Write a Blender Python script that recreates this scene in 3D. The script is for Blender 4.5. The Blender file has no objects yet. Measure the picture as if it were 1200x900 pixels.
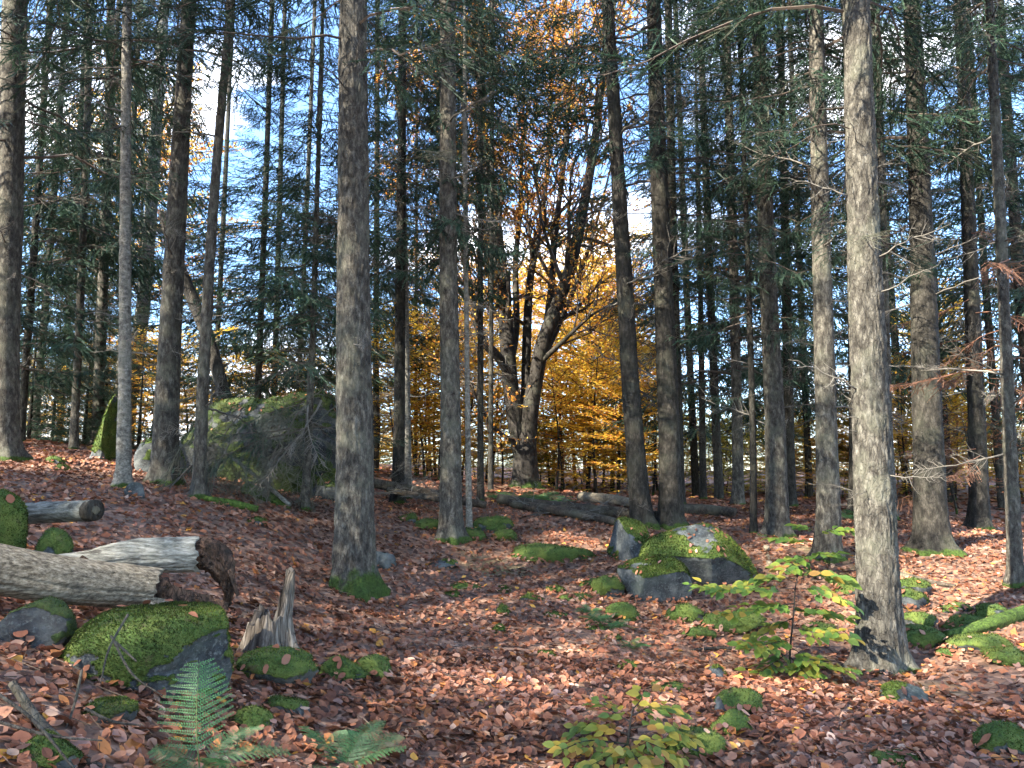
import bpy, math, random
import numpy as np
from mathutils import Vector, Matrix

R = math.radians
random.seed(11)
rng = np.random.default_rng(11)
scene = bpy.context.scene
COL = scene.collection

# ------------------------------------------------------------------ camera
EYE = 1.6
PITCH = 7.0
FPX = 906.0                      # focal length in pixels of a 1200 px wide frame
cam = bpy.data.cameras.new("camera")
cam.sensor_width = 36.0
cam.lens = 36.0 * FPX / 1200.0
cam.clip_start = 0.05
cam.clip_end = 3000.0
cam_ob = bpy.data.objects.new("camera", cam)
cam_ob.location = (0, 0, EYE)
cam_ob.rotation_euler = (R(90 + PITCH), 0, 0)
COL.objects.link(cam_ob)
scene.camera = cam_ob

# ------------------------------------------------------------------ light
SUN_EL = R(36)
SUN_DIR = Vector((-0.80 * math.cos(SUN_EL), -0.60 * math.cos(SUN_EL), math.sin(SUN_EL)))
world = bpy.data.worlds.new("World")
scene.world = world
world.use_nodes = True
wn = world.node_tree
for n in list(wn.nodes):
    wn.nodes.remove(n)
w_out = wn.nodes.new("ShaderNodeOutputWorld")
w_bg = wn.nodes.new("ShaderNodeBackground")
w_sky = wn.nodes.new("ShaderNodeTexSky")
w_sky.sky_type = 'NISHITA'
w_sky.sun_disc = False
w_sky.sun_elevation = SUN_EL
w_sky.sun_rotation = math.atan2(SUN_DIR.x, SUN_DIR.y) % (2 * math.pi)
w_sky.air_density = 1.0
w_sky.dust_density = 0.2
w_sky.ozone_density = 5.0
# thin bright cloud, evenly spread over the whole sky
w_tc = wn.nodes.new("ShaderNodeTexCoord")
w_map = wn.nodes.new("ShaderNodeMapping")
w_map.inputs['Scale'].default_value = (1.0, 1.0, 2.2)
w_noise = wn.nodes.new("ShaderNodeTexNoise")
w_noise.inputs['Scale'].default_value = 2.6
w_noise.inputs['Detail'].default_value = 6
w_noise.inputs['Roughness'].default_value = 0.55
w_ramp = wn.nodes.new("ShaderNodeMapRange")
w_ramp.inputs['From Min'].default_value = 0.54
w_ramp.inputs['From Max'].default_value = 0.64
w_mix = wn.nodes.new("ShaderNodeMix")
w_mix.data_type = 'RGBA'
w_mix.inputs[7].default_value = (8, 8.1, 8.3, 1)
w_bg.inputs['Strength'].default_value = 0.15
wn.links.new(w_tc.outputs['Generated'], w_map.inputs['Vector'])
wn.links.new(w_map.outputs['Vector'], w_noise.inputs['Vector'])
wn.links.new(w_noise.outputs['Fac'], w_ramp.inputs['Value'])
wn.links.new(w_ramp.outputs['Result'], w_mix.inputs[0])
wn.links.new(w_sky.outputs['Color'], w_mix.inputs[6])
wn.links.new(w_mix.outputs[2], w_bg.inputs['Color'])
wn.links.new(w_bg.outputs['Background'], w_out.inputs['Surface'])

sun = bpy.data.lights.new("sun", 'SUN')
sun.energy = 5.0
sun.angle = R(0.5)
sun.color = (1.0, 0.92, 0.78)
sun_ob = bpy.data.objects.new("sun", sun)
sun_ob.rotation_euler = SUN_DIR.to_track_quat('Z', 'Y').to_euler()
sun_ob.location = SUN_DIR * 60
COL.objects.link(sun_ob)

vs = scene.view_settings
vs.view_transform = 'Standard'
vs.look = 'None'
vs.gamma = 1
vs.use_curve_mapping = False
vs.exposure = 2.5
scene.cycles.max_bounces = 6
scene.cycles.diffuse_bounces = 4
scene.cycles.glossy_bounces = 2
scene.cycles.transmission_bounces = 3
scene.cycles.use_denoising = True
scene.cycles.use_light_tree = False
scene.cycles.use_adaptive_sampling = True
scene.cycles.adaptive_threshold = 0.02
scene.cycles.adaptive_min_samples = 16

# ------------------------------------------------------------------ pixels to points
_c, _s = math.cos(R(PITCH)), math.sin(R(PITCH))
def ray(px, py):
    x = (px - 600.0) / FPX
    y = -(py - 450.0) / FPX
    return np.array([x, _c - y * _s, _s + y * _c])

def P(px, py, Y):
    d = ray(px, py)
    return np.array([0, 0, EYE]) + d * (Y / d[1])

def pxm(w, Y):                    # pixel width -> metres at distance Y
    return w * Y / FPX

# ------------------------------------------------------------------ noise
def _hash(ix, iy, iz, seed):
    h = (ix.astype(np.int64) * 374761393 + iy.astype(np.int64) * 668265263
         + iz.astype(np.int64) * 2147483647 + seed * 974711) & 0xFFFFFFFF
    h = ((h ^ (h >> 13)) * 1274126177) & 0xFFFFFFFF
    h = h ^ (h >> 16)
    return (h & 0xFFFF) / 65535.0

def vnoise(p, seed=0):
    p = np.asarray(p, float)
    i = np.floor(p); f = p - i
    f = f * f * (3 - 2 * f)
    ix, iy, iz = i[:, 0], i[:, 1], i[:, 2]
    def c(a, b, d): return _hash(ix + a, iy + b, iz + d, seed)
    x00 = c(0,0,0) * (1-f[:,0]) + c(1,0,0) * f[:,0]
    x10 = c(0,1,0) * (1-f[:,0]) + c(1,1,0) * f[:,0]
    x01 = c(0,0,1) * (1-f[:,0]) + c(1,0,1) * f[:,0]
    x11 = c(0,1,1) * (1-f[:,0]) + c(1,1,1) * f[:,0]
    y0 = x00 * (1-f[:,1]) + x10 * f[:,1]
    y1 = x01 * (1-f[:,1]) + x11 * f[:,1]
    return (y0 * (1-f[:,2]) + y1 * f[:,2]) * 2 - 1

def fbm(p, octv=4, seed=0, gain=0.5):
    p = np.asarray(p, float)
    a, s, t = 1.0, 0.0, 0.0
    for k in range(octv):
        s = s + a * vnoise(p * (2.03 ** k) + 17.3 * k, seed + k)
        t += a; a *= gain
    return s / t

# ------------------------------------------------------------------ the lie of the land
# pixel x, pixel y, distance: places where the photograph shows the ground
CP = [(600,900,4.2),(1200,900,4.2),(900,900,4.2),(300,900,3.7),(0,905,2.9),(-60,800,3.3),
      (60,790,3.7),(200,850,3.8),(415,695,8.5),(312,765,5.6),(1032,788,6.9),(780,710,8.6),
      (620,780,6.0),(850,790,6.3),(1190,800,6.2),(527,632,11.0),(600,690,8.8),(752,616,12.2),
      (785,616,12.4),(910,628,12.0),(970,655,10.4),(1092,645,10.6),(1190,688,8.8),(1148,618,13.0),
      (145,572,9.8),(192,566,10.6),(235,583,9.9),(5,536,11.5),(85,526,16.0),(360,597,10.6),
      (60,620,7.0),(200,625,7.6),(-80,600,7.0),(300,640,8.4),(470,590,13.5),(612,572,21.0),(700,582,22.0),
      (823,584,21.0),(930,590,18.0),(1010,600,17.0),(1200,606,17.0),(1300,640,12.0),(1350,760,7.0),
      (-150,500,14.0)]
pts = []
for px, py, Y in CP:
    p = P(px, py, Y)
    pts.append((p[0], p[1], p[2]))
pts += [(-22,24,3.0),(-8,30,2.3),(0,32,1.35),(12,30,1.15),(26,26,1.0),(-30,45,3.0),(0,48,2.3),(30,48,2.2),
        (-60,90,-1.5),(0,90,-2.5),(60,90,-3),(-90,20,2),(90,20,-2),(0,1.5,0.05),(-1.6,1.2,.45),(-4,0,1.0),(4,0,-0.1),
        (0,-12,-0.2),(-14,-10,1.4),(14,-10,-0.5),(-60,-60,2),(60,-60,-2),(0,-70,-1),
        (-140,150,-8),(140,150,-9),(0,160,-9)]
pts = np.array(pts)
def _U(r2):
    return np.where(r2 > 1e-12, 0.5 * r2 * np.log(np.maximum(r2, 1e-12)), 0.0)
SC = 10.0
XY = pts[:, :2] / SC
n_ = len(XY)
K = _U(((XY[:, None] - XY[None]) ** 2).sum(-1)) + np.eye(n_) * 0.012
A = np.zeros((n_ + 3, n_ + 3)); A[:n_, :n_] = K
A[:n_, n_] = 1; A[:n_, n_+1:] = XY; A[n_, :n_] = 1; A[n_+1:, :n_] = XY.T
TPS = np.linalg.solve(A, np.concatenate([pts[:, 2], np.zeros(3)]))

def hgt(x, y):
    x = np.atleast_1d(np.asarray(x, float)); y = np.atleast_1d(np.asarray(y, float))
    out = np.zeros(len(x))
    for a in range(0, len(x), 20000):
        q = np.stack([x[a:a+20000], y[a:a+20000]], 1) / SC
        r2 = ((q[:, None] - XY[None]) ** 2).sum(-1)
        out[a:a+20000] = _U(r2) @ TPS[:n_] + TPS[n_] + q @ TPS[n_+1:]
    rr = np.hypot(x, y)
    k = np.clip((rr - 120) / 120, 0, 1); k = k * k * (3 - 2 * k)
    out = out * (1 - k) + (-9.0) * k
    p = np.stack([x, y, np.zeros_like(x)], 1)
    return out + 0.05 * fbm(p * 0.9, 3, 5) + 0.018 * fbm(p * 4.0, 2, 9)

def H(x, y): return float(hgt([x], [y])[0])

def G(px, py, far=60.0):
    """where the ground lies behind a pixel"""
    d = ray(px, py)
    Y = np.arange(2.0, far, 0.05)
    t = Y / d[1]
    X = d[0] * t; Z = EYE + d[2] * t
    h = hgt(X, Y)
    k = np.nonzero(Z <= h)[0]
    i = k[0] if len(k) else len(Y) - 1
    return np.array([X[i], Y[i], h[i]])

# ------------------------------------------------------------------ mesh helpers
class Acc:
    def __init__(self):
        self.V, self.F, self.C, self.n = [], {3: [], 4: []}, [], 0
    def add(self, V, F, col=(0.5, 0.5, 0.5)):
        V = np.asarray(V, float).reshape(-1, 3)
        if not isinstance(F, (list, tuple)):
            F = [F]
        for f in F:
            f = np.asarray(f, np.int64)
            if len(f):
                self.F[f.shape[1]].append(f + self.n)
        c = np.asarray(col, float)
        if c.ndim == 1:
            c = np.tile(c, (len(V), 1))
        self.V.append(V); self.C.append(c); self.n += len(V)
    def arrays(self):
        V = np.concatenate(self.V); C = np.concatenate(self.C)
        F3 = np.concatenate(self.F[3]) if self.F[3] else np.zeros((0, 3), np.int64)
        F4 = np.concatenate(self.F[4]) if self.F[4] else np.zeros((0, 4), np.int64)
        return V, F3, F4, C

def mesh_from(name, V, F3, F4, C=None, mat=None, smooth=True):
    me = bpy.data.meshes.new(name)
    me.vertices.add(len(V))
    me.vertices.foreach_set("co", np.ascontiguousarray(V, np.float32).ravel())
    loops = np.concatenate([F3.ravel(), F4.ravel()]).astype(np.int32)
    me.loops.add(len(loops))
    me.loops.foreach_set("vertex_index", loops)
    nf = len(F3) + len(F4)
    me.polygons.add(nf)
    st = np.concatenate([np.arange(len(F3)) * 3, len(F3) * 3 + np.arange(len(F4)) * 4]).astype(np.int32)
    me.polygons.foreach_set("loop_start", st)
    me.polygons.foreach_set("use_smooth", np.full(nf, smooth, bool))
    if C is not None:
        at = me.attributes.new("col", 'FLOAT_COLOR', 'POINT')
        at.data.foreach_set("color", np.concatenate([C, np.ones((len(C), 1))], 1).astype(np.float32).ravel())
    if mat is not None:
        me.materials.append(mat)
    me.update(calc_edges=True)
    return me

def acc_mesh(name, acc, mat, smooth=True):
    V, F3, F4, C = acc.arrays()
    return mesh_from(name, V, F3, F4, C, mat, smooth)

def link(name, data, parent=None, loc=(0, 0, 0), rot=None, scl=None):
    o = bpy.data.objects.new(name, data)
    COL.objects.link(o)
    o.location = loc
    if rot is not None:
        if len(rot) == 3: o.rotation_euler = rot
        else: o.rotation_mode = 'QUATERNION'; o.rotation_quaternion = rot
    if scl is not None:
        o.scale = scl if hasattr(scl, '__len__') else (scl,) * 3
    if parent is not None:
        o.parent = parent
    return o

def tag(o, label=None, cat=None, group=None, kind=None):
    if label: o["label"] = label
    if cat: o["category"] = cat
    if group: o["group"] = group
    if kind: o["kind"] = kind
    return o

def unit(v):
    v = np.asarray(v, float)
    return v / (np.linalg.norm(v, axis=-1, keepdims=True) + 1e-12)

def frames(path):
    path = np.asarray(path, float)
    T = unit(np.gradient(path, axis=0))
    up = np.array([0., 0, 1]) if abs(T[0][2]) < 0.9 else np.array([1., 0, 0])
    U = np.zeros_like(path); W = np.zeros_like(path)
    u = unit(np.cross(T[0], up))
    for i in range(len(path)):
        u = unit(u - T[i] * np.dot(u, T[i]))
        U[i] = u; W[i] = np.cross(T[i], u)
    return T, U, W

def tube(path, rad, sides=6, cap=True, disp=None):
    """swept tube; disp(theta, along, ring index) adds to the radius. returns V, [quads, tris]"""
    path = np.asarray(path, float); n = len(path)
    rad = np.broadcast_to(np.asarray(rad, float), (n,))
    T, U, W = frames(path)
    th = np.arange(sides) * 2 * math.pi / sides
    ct, s_ = np.cos(th), np.sin(th)
    s = np.concatenate([[0], np.cumsum(np.linalg.norm(np.diff(path, axis=0), axis=1))])
    r = np.repeat(rad[:, None], sides, 1)
    if disp is not None:
        TH, SS = np.meshgrid(th, s)
        r = r + disp(TH, SS, r)
    V = path[:, None] + r[..., None] * (U[:, None] * ct[None, :, None] + W[:, None] * s_[None, :, None])
    V = V.reshape(-1, 3)
    i = np.arange(n - 1)[:, None] * sides; j = np.arange(sides)[None]; k = (j + 1) % sides
    Q = np.stack([i + j, i + k, i + sides + k, i + sides + j], -1).reshape(-1, 4)
    if cap:
        V = np.concatenate([V, path[:1], path[-1:]])
        a, b = n * sides, n * sides + 1
        jj = np.arange(sides); kk = (jj + 1) % sides
        T1 = np.stack([np.full(sides, a), kk, jj], -1)
        o = (n - 1) * sides
        T2 = np.stack([np.full(sides, b), o + jj, o + kk], -1)
        return V, [Q, np.concatenate([T1, T2])]
    return V, [Q]

def smooth_path(pts, n):
    """Catmull-Rom through the points, n samples evenly by length"""
    p = np.asarray(pts, float)
    if len(p) == 2:
        t = np.linspace(0, 1, n)[:, None]
        return p[0] * (1 - t) + p[1] * t
    q = np.concatenate([[2 * p[0] - p[1]], p, [2 * p[-1] - p[-2]]])
    out = []
    for i in range(len(p) - 1):
        a, b, c, d = q[i:i+4]
        t = np.linspace(0, 1, 16, endpoint=False)[:, None]
        out.append(0.5 * ((2*b) + (-a+c)*t + (2*a-5*b+4*c-d)*t**2 + (-a+3*b-3*c+d)*t**3))
    out = np.concatenate(out + [p[-1:]])
    L = np.concatenate([[0], np.cumsum(np.linalg.norm(np.diff(out, axis=0), axis=1))])
    s = np.linspace(0, L[-1], n)
    return np.stack([np.interp(s, L, out[:, k]) for k in range(3)], 1)

def rotz(V, a):
    c, s = math.cos(a), math.sin(a)
    return V @ np.array([[c, s, 0], [-s, c, 0], [0, 0, 1]])

def roty(V, a):
    c, s = math.cos(a), math.sin(a)
    return V @ np.array([[c, 0, -s], [0, 1, 0], [s, 0, c]])

# ------------------------------------------------------------------ materials
def newmat(name):
    m = bpy.data.materials.new(name); m.use_nodes = True
    nt = m.node_tree
    for n in list(nt.nodes): nt.nodes.remove(n)
    return m, nt, nt.nodes.new("ShaderNodeOutputMaterial")

def nd(nt, typ, **kw):
    n = nt.nodes.new(typ)
    for k, v in kw.items():
        if k.startswith('_'): setattr(n, k[1:], v)
        else: n.inputs[k].default_value = v
    return n

def ramp(nt, fac, stops):
    r = nt.nodes.new("ShaderNodeValToRGB")
    el = r.color_ramp.elements
    while len(el) < len(stops): el.new(0.5)
    for e, (p, c) in zip(el, stops):
        e.position = p; e.color = (*c, 1)
    nt.links.new(fac, r.inputs['Fac'])
    return r.outputs['Color']

def mixc(nt, fac, a, b, mode='MIX'):
    m = nt.nodes.new("ShaderNodeMix"); m.data_type = 'RGBA'; m.blend_type = mode
    for sock, v in ((m.inputs[0], fac), (m.inputs[6], a), (m.inputs[7], b)):
        if isinstance(v, (int, float)): sock.default_value = v
        elif isinstance(v, tuple): sock.default_value = (*v, 1) if len(v) == 3 else v
        else: nt.links.new(v, sock)
    return m.outputs[2]

def noise(nt, vec, scale, detail=4, rough=0.55, dist=0.0):
    n = nd(nt, "ShaderNodeTexNoise", Scale=scale, Detail=detail, Roughness=rough, Distortion=dist)
    if vec is not None: nt.links.new(vec, n.inputs['Vector'])
    return n.outputs['Fac']

def mapping(nt, vec, scale):
    m = nd(nt, "ShaderNodeMapping"); m.inputs['Scale'].default_value = scale
    nt.links.new(vec, m.inputs['Vector'])
    return m.outputs['Vector']

def mrange(nt, v, a, b, c=0.0, d=1.0):
    m = nd(nt, "ShaderNodeMapRange")
    m.inputs['From Min'].default_value = a; m.inputs['From Max'].default_value = b
    m.inputs['To Min'].default_value = c; m.inputs['To Max'].default_value = d
    nt.links.new(v, m.inputs['Value'])
    return m.outputs['Result']

def math_(nt, op, a, b=None):
    m = nt.nodes.new("ShaderNodeMath"); m.operation = op
    for i, v in enumerate((a, b)):
        if v is None: continue
        if isinstance(v, (int, float)): m.inputs[i].default_value = v
        else: nt.links.new(v, m.inputs[i])
    return m.outputs[0]

def leaf_mat(name, trans=0.4, rough=0.5, spec=0.35, tcol=1.15):
    m, nt, out = newmat(name)
    at = nd(nt, "ShaderNodeAttribute", _attribute_name="col")
    p = nd(nt, "ShaderNodeBsdfPrincipled", Roughness=rough)
    p.inputs['Specular IOR Level'].default_value = spec
    nt.links.new(at.outputs['Color'], p.inputs['Base Color'])
    tr = nt.nodes.new("ShaderNodeBsdfTranslucent")
    nt.links.new(at.outputs['Color'], tr.inputs['Color'])
    mx = nt.nodes.new("ShaderNodeMixShader"); mx.inputs[0].default_value = trans
    nt.links.new(p.outputs[0], mx.inputs[1]); nt.links.new(tr.outputs[0], mx.inputs[2])
    nt.links.new(mx.outputs[0], out.inputs['Surface'])
    return m

def wood_mat(name, c_dark, c_mid, c_light, moss=0.0, scale=1.0, lichen=0.3, bump=0.6, streak=0.42, mosscol=(0.036, 0.060, 0.012), lying=False, cracks=0.45, blotch=0.0, flecks=0.0):
    """bark or bare wood; moss = height above the foot up to which moss climbs (object z)"""
    m, nt, out = newmat(name)
    tc = nt.nodes.new("ShaderNodeTexCoord"); ob = tc.outputs['Object']
    oi = nt.nodes.new("ShaderNodeObjectInfo")
    st = mapping(nt, ob, (streak, 1, 1) if lying else (1, 1, streak))
    v = nd(nt, "ShaderNodeTexVoronoi", Scale=34 * scale, _feature='DISTANCE_TO_EDGE')
    nzv = nd(nt, "ShaderNodeTexNoise", Scale=9.0 * scale, Detail=3)
    nt.links.new(st, nzv.inputs['Vector'])
    wv = nt.nodes.new("ShaderNodeVectorMath"); wv.operation = 'MULTIPLY_ADD'
    nt.links.new(nzv.outputs['Color'], wv.inputs[0]); wv.inputs[1].default_value = (0.11 / scale,) * 3
    nt.links.new(st, wv.inputs[2])
    nt.links.new(wv.outputs[0], v.inputs['Vector'])
    n1 = noise(nt, st, 19 * scale, 6, 0.68)
    n2 = noise(nt, ob, 2.2, 4, 0.6)
    n3 = noise(nt, ob, 70 * scale, 3, 0.6)
    crack = mrange(nt, v.outputs['Distance'], 0.0, 0.09)
    base = ramp(nt, n1, [(0.36, c_dark), (0.52, c_mid), (0.68, c_light)])
    base = mixc(nt, math_(nt, 'MULTIPLY', math_(nt, 'SUBTRACT', 1.0, crack), cracks), base, tuple(x * 0.35 for x in c_dark))
    lich = mrange(nt, n2, 0.5, 0.68, 0, lichen)
    base = mixc(nt, lich, base, tuple(.5 * (x + y) for x, y in zip(c_light, (0.14, 0.16, 0.10))))
    base = mixc(nt, mrange(nt, n3, 0.62, 0.75, 0, 0.35), base, c_light)
    if flecks > 0:
        nf = noise(nt, mapping(nt, ob, (1, 1, .55)), 30.0, 5, 0.75)
        base = mixc(nt, mrange(nt, nf, .56, .72, 0, flecks), base, tuple(x * .45 for x in c_dark))
    if blotch > 0:
        nb = noise(nt, mapping(nt, ob, (.45, 1, 1) if lying else (1, 1, .45)), 7.0, 6, 0.7)
        base = mixc(nt, mrange(nt, nb, .56, .64, 0, blotch), base, (.035, .03, .025))
    if moss > 0:
        sx = nt.nodes.new("ShaderNodeSeparateXYZ"); nt.links.new(ob, sx.inputs[0])
        hz = mrange(nt, sx.outputs['Z'], 0.0, moss, 1.0, 0.0)
        nm = noise(nt, ob, 3.6, 5, 0.65)
        mk = mrange(nt, math_(nt, 'ADD', math_(nt, 'MULTIPLY', hz, 0.62), nm), 0.88, 1.02)
        nmc = noise(nt, ob, 40, 3, 0.6)
        mc = ramp(nt, nmc, [(0.3, tuple(x * 0.5 for x in mosscol)), (0.7, tuple(min(1, x * 1.7) for x in mosscol))])
        base = mixc(nt, mk, base, mc)
    # no two stems quite alike
    base = mixc(nt, 1.0, base, ramp(nt, oi.outputs['Random'], [(0, (0.80, 0.80, 0.80)), (1, (1.12, 1.10, 1.06))]), 'MULTIPLY')
    p = nd(nt, "ShaderNodeBsdfPrincipled", Roughness=0.9)
    p.inputs['Specular IOR Level'].default_value = 0.2
    nt.links.new(base, p.inputs['Base Color'])
    b = nd(nt, "ShaderNodeBump", Strength=bump, Distance=0.02)
    hh = math_(nt, 'ADD', math_(nt, 'MULTIPLY', crack, cracks), math_(nt, 'MULTIPLY', n1, 0.8))
    nt.links.new(hh, b.inputs['Height']); nt.links.new(b.outputs[0], p.inputs['Normal'])
    nt.links.new(p.outputs[0], out.inputs['Surface'])
    return m

def soil_mat():
    m, nt, out = newmat("leaf_mould")
    ge = nt.nodes.new("ShaderNodeNewGeometry"); ob = ge.outputs['Position']
    v = nd(nt, "ShaderNodeTexVoronoi", Scale=17.0); nt.links.new(ob, v.inputs['Vector'])
    sp = nt.nodes.new("ShaderNodeSeparateColor"); nt.links.new(v.outputs['Color'], sp.inputs[0])
    c = ramp(nt, sp.outputs[0], [(0.0, (0.075, 0.042, 0.028)), (0.4, (0.17, 0.085, 0.05)), (0.75, (0.26, 0.135, 0.08)), (1.0, (0.38, 0.23, 0.15))])
    n1 = noise(nt, ob, 0.5, 4, 0.6)
    n2 = noise(nt, ob, 3.0, 5, 0.65)
    c = mixc(nt, mrange(nt, n2, 0.35, 0.7, 0, 0.75), c, (0.045, 0.03, 0.022))
    c = mixc(nt, mrange(nt, n1, 0.58, 0.72, 0, 0.6), c, (0.10, 0.11, 0.035))
    p = nd(nt, "ShaderNodeBsdfPrincipled", Roughness=0.85)
    nt.links.new(c, p.inputs['Base Color'])
    b = nd(nt, "ShaderNodeBump", Strength=0.8, Distance=0.04)
    nt.links.new(math_(nt, 'ADD', sp.outputs[1], math_(nt, 'MULTIPLY', n2, 1.5)), b.inputs['Height'])
    nt.links.new(b.outputs[0], p.inputs['Normal'])
    nt.links.new(p.outputs[0], out.inputs['Surface'])
    return m

M_BARK = wood_mat("spruce_bark", (0.026, 0.023, 0.019), (0.074, 0.067, 0.055), (0.17, 0.158, 0.132), moss=0.10, lichen=0.5, flecks=.5)
M_BARK_MOSSY = wood_mat("mossy_foot_bark", (0.026, 0.023, 0.019), (0.074, 0.067, 0.055), (0.17, 0.158, 0.132), moss=0.62, lichen=0.5, flecks=.5)
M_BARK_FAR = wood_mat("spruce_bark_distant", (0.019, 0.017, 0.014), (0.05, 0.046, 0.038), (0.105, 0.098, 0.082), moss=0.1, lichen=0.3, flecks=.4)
M_BARK_DARK = wood_mat("shaded_spruce_bark", (0.012, 0.011, 0.009), (0.031, 0.028, 0.023), (0.068, 0.062, 0.052), moss=0.12, lichen=0.3, flecks=.45)  # darker copy of the bark; shade on unlit trunks put into its colour
M_BARK_PALE = wood_mat("pale_bark", (0.075, 0.07, 0.06), (0.18, 0.17, 0.145), (0.32, 0.305, 0.265), moss=0.15, lichen=0.4, streak=1.2)
M_BEECH = wood_mat("beech_bark", (0.014, 0.012, 0.010), (0.032, 0.028, 0.024), (0.065, 0.058, 0.05), moss=0.4, scale=0.6, lichen=0.25, bump=0.3)
M_LOGWOOD = wood_mat("weathered_wood", (0.050, 0.040, 0.028), (0.175, 0.148, 0.108), (0.33, 0.29, 0.225), scale=3.6, lichen=0.15, bump=0.6, streak=0.05, lying=True, cracks=0.10, blotch=.75)
M_LOGPALE = wood_mat("peeled_pale_wood", (0.06, 0.058, 0.05), (0.19, 0.185, 0.155), (0.35, 0.34, 0.30), scale=2.6, lichen=0.35, bump=0.5, streak=0.12, lying=True, cracks=0.1, blotch=.85)
M_ROT = wood_mat("rotten_wood", (0.02, 0.015, 0.011), (0.07, 0.042, 0.028), (0.17, 0.09, 0.055), scale=1.2, lichen=0.1, bump=0.9)
M_STUMP = wood_mat("stump_wood", (0.04, 0.032, 0.026), (0.12, 0.10, 0.08), (0.30, 0.27, 0.23), moss=0.28, scale=0.8, lichen=0.3, bump=0.9, streak=0.12)
M_MOSSLOG = wood_mat("mossy_stem_bark", (0.03, 0.05, 0.012), (0.055, 0.095, 0.016), (0.10, 0.15, 0.03), lichen=0.1, bump=0.8)
M_CUT = wood_mat("blackened_cut_wood", (0.012, 0.011, 0.009), (0.03, 0.026, 0.021), (0.06, 0.05, 0.04), lichen=0.05, bump=0.8)
M_FALLEN = wood_mat("fallen_stem_bark", (0.03, 0.025, 0.02), (0.07, 0.056, 0.043), (0.13, 0.11, 0.085), lichen=0.5, bump=0.6)
M_NEEDLE = leaf_mat("spruce_needles", trans=0.22, rough=0.55, spec=0.3)
M_LEAF = leaf_mat("beech_leaves", trans=0.5, rough=0.45, spec=0.3)
M_LITTER = leaf_mat("fallen_leaves", trans=0.12, rough=0.6, spec=0.2)
M_FERN = leaf_mat("fern_green", trans=0.35, rough=0.45)
M_TWIG = leaf_mat("dead_twigs", trans=0.0, rough=0.9, spec=0.15)
M_MOSS = leaf_mat("moss_green", trans=0.3, rough=0.8, spec=0.1)
M_SOIL = soil_mat()
# ------------------------------------------------------------------ ground
def axis_steps(lo, hi, fine_lo, fine_hi, step):
    a = list(np.arange(fine_lo, fine_hi + 1e-6, step))
    s = step; x = fine_hi
    while x < hi:
        s *= 1.22; x += s; a.append(x)
    s = step; x = fine_lo
    while x > lo:
        s *= 1.22; x -= s; a.insert(0, x)
    return np.array(a)
gx = axis_steps(-900, 900, -10, 10, 0.16)
gy = axis_steps(-300, 1500, 1.0, 22, 0.16)
GX, GY = np.meshgrid(gx, gy)
GZ = hgt(GX.ravel(), GY.ravel())
nx, ny = len(gx), len(gy)
ii = np.arange(ny - 1)[:, None] * nx + np.arange(nx - 1)[None]
GQ = np.stack([ii, ii + 1, ii + nx + 1, ii + nx], -1).reshape(-1, 4)
ground = link("ground", mesh_from("ground", np.stack([GX.ravel(), GY.ravel(), GZ], 1), np.zeros((0, 3), int), GQ, None, M_SOIL))
tag(ground, "forest floor of leaf mould rising to the slope with logs", None, None, "structure")

# ------------------------------------------------------------------ fallen leaves
PAL = np.array([.76, .68, .64]) * np.array([[.31,.14,.08],[.25,.105,.06],[.36,.19,.12],[.40,.25,.18],[.18,.08,.05],[.11,.06,.045],
                [.50,.36,.27],[.46,.20,.07],[.62,.34,.07],[.27,.17,.14]])
PALW = np.array([.20,.19,.15,.09,.15,.10,.03,.04,.012,.05]); PALW /= PALW.sum()

def leaf_verts(n, length, tilt, r):
    """n five-point curled leaves at the origin: returns (n,5,3)"""
    L = length[:, None]
    w = (0.62 + 0.16 * r.random(n))[:, None] * L * 0.5
    c = (r.random(n)[:, None] * 0.5 - 0.12) * L * 0.5
    e = (r.random(n)[:, None] * 0.6 - 0.2) * L * 0.4
    z = np.zeros_like(L)
    X = np.concatenate([-L * .5, z, z, L * .5, z], 1)
    Y = np.concatenate([z, w, -w, z, z], 1)
    Z = np.concatenate([e * .4, c, c * (r.random(n)[:, None]), e, z], 1)
    V = np.stack([X, Y, Z], -1)
    a = r.random(n) * 2 * math.pi; b = (r.random(n) - .5) * 2 * tilt; g = (r.random(n) - .5) * 2 * tilt
    def rot(V, ang, i, j):
        c_, s_ = np.cos(ang)[:, None], np.sin(ang)[:, None]
        W = V.copy(); W[..., i] = V[..., i] * c_ - V[..., j] * s_; W[..., j] = V[..., i] * s_ + V[..., j] * c_
        return W
    V = rot(V, b, 0, 2); V = rot(V, g, 1, 2); V = rot(V, a, 0, 1)
    return V
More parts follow.
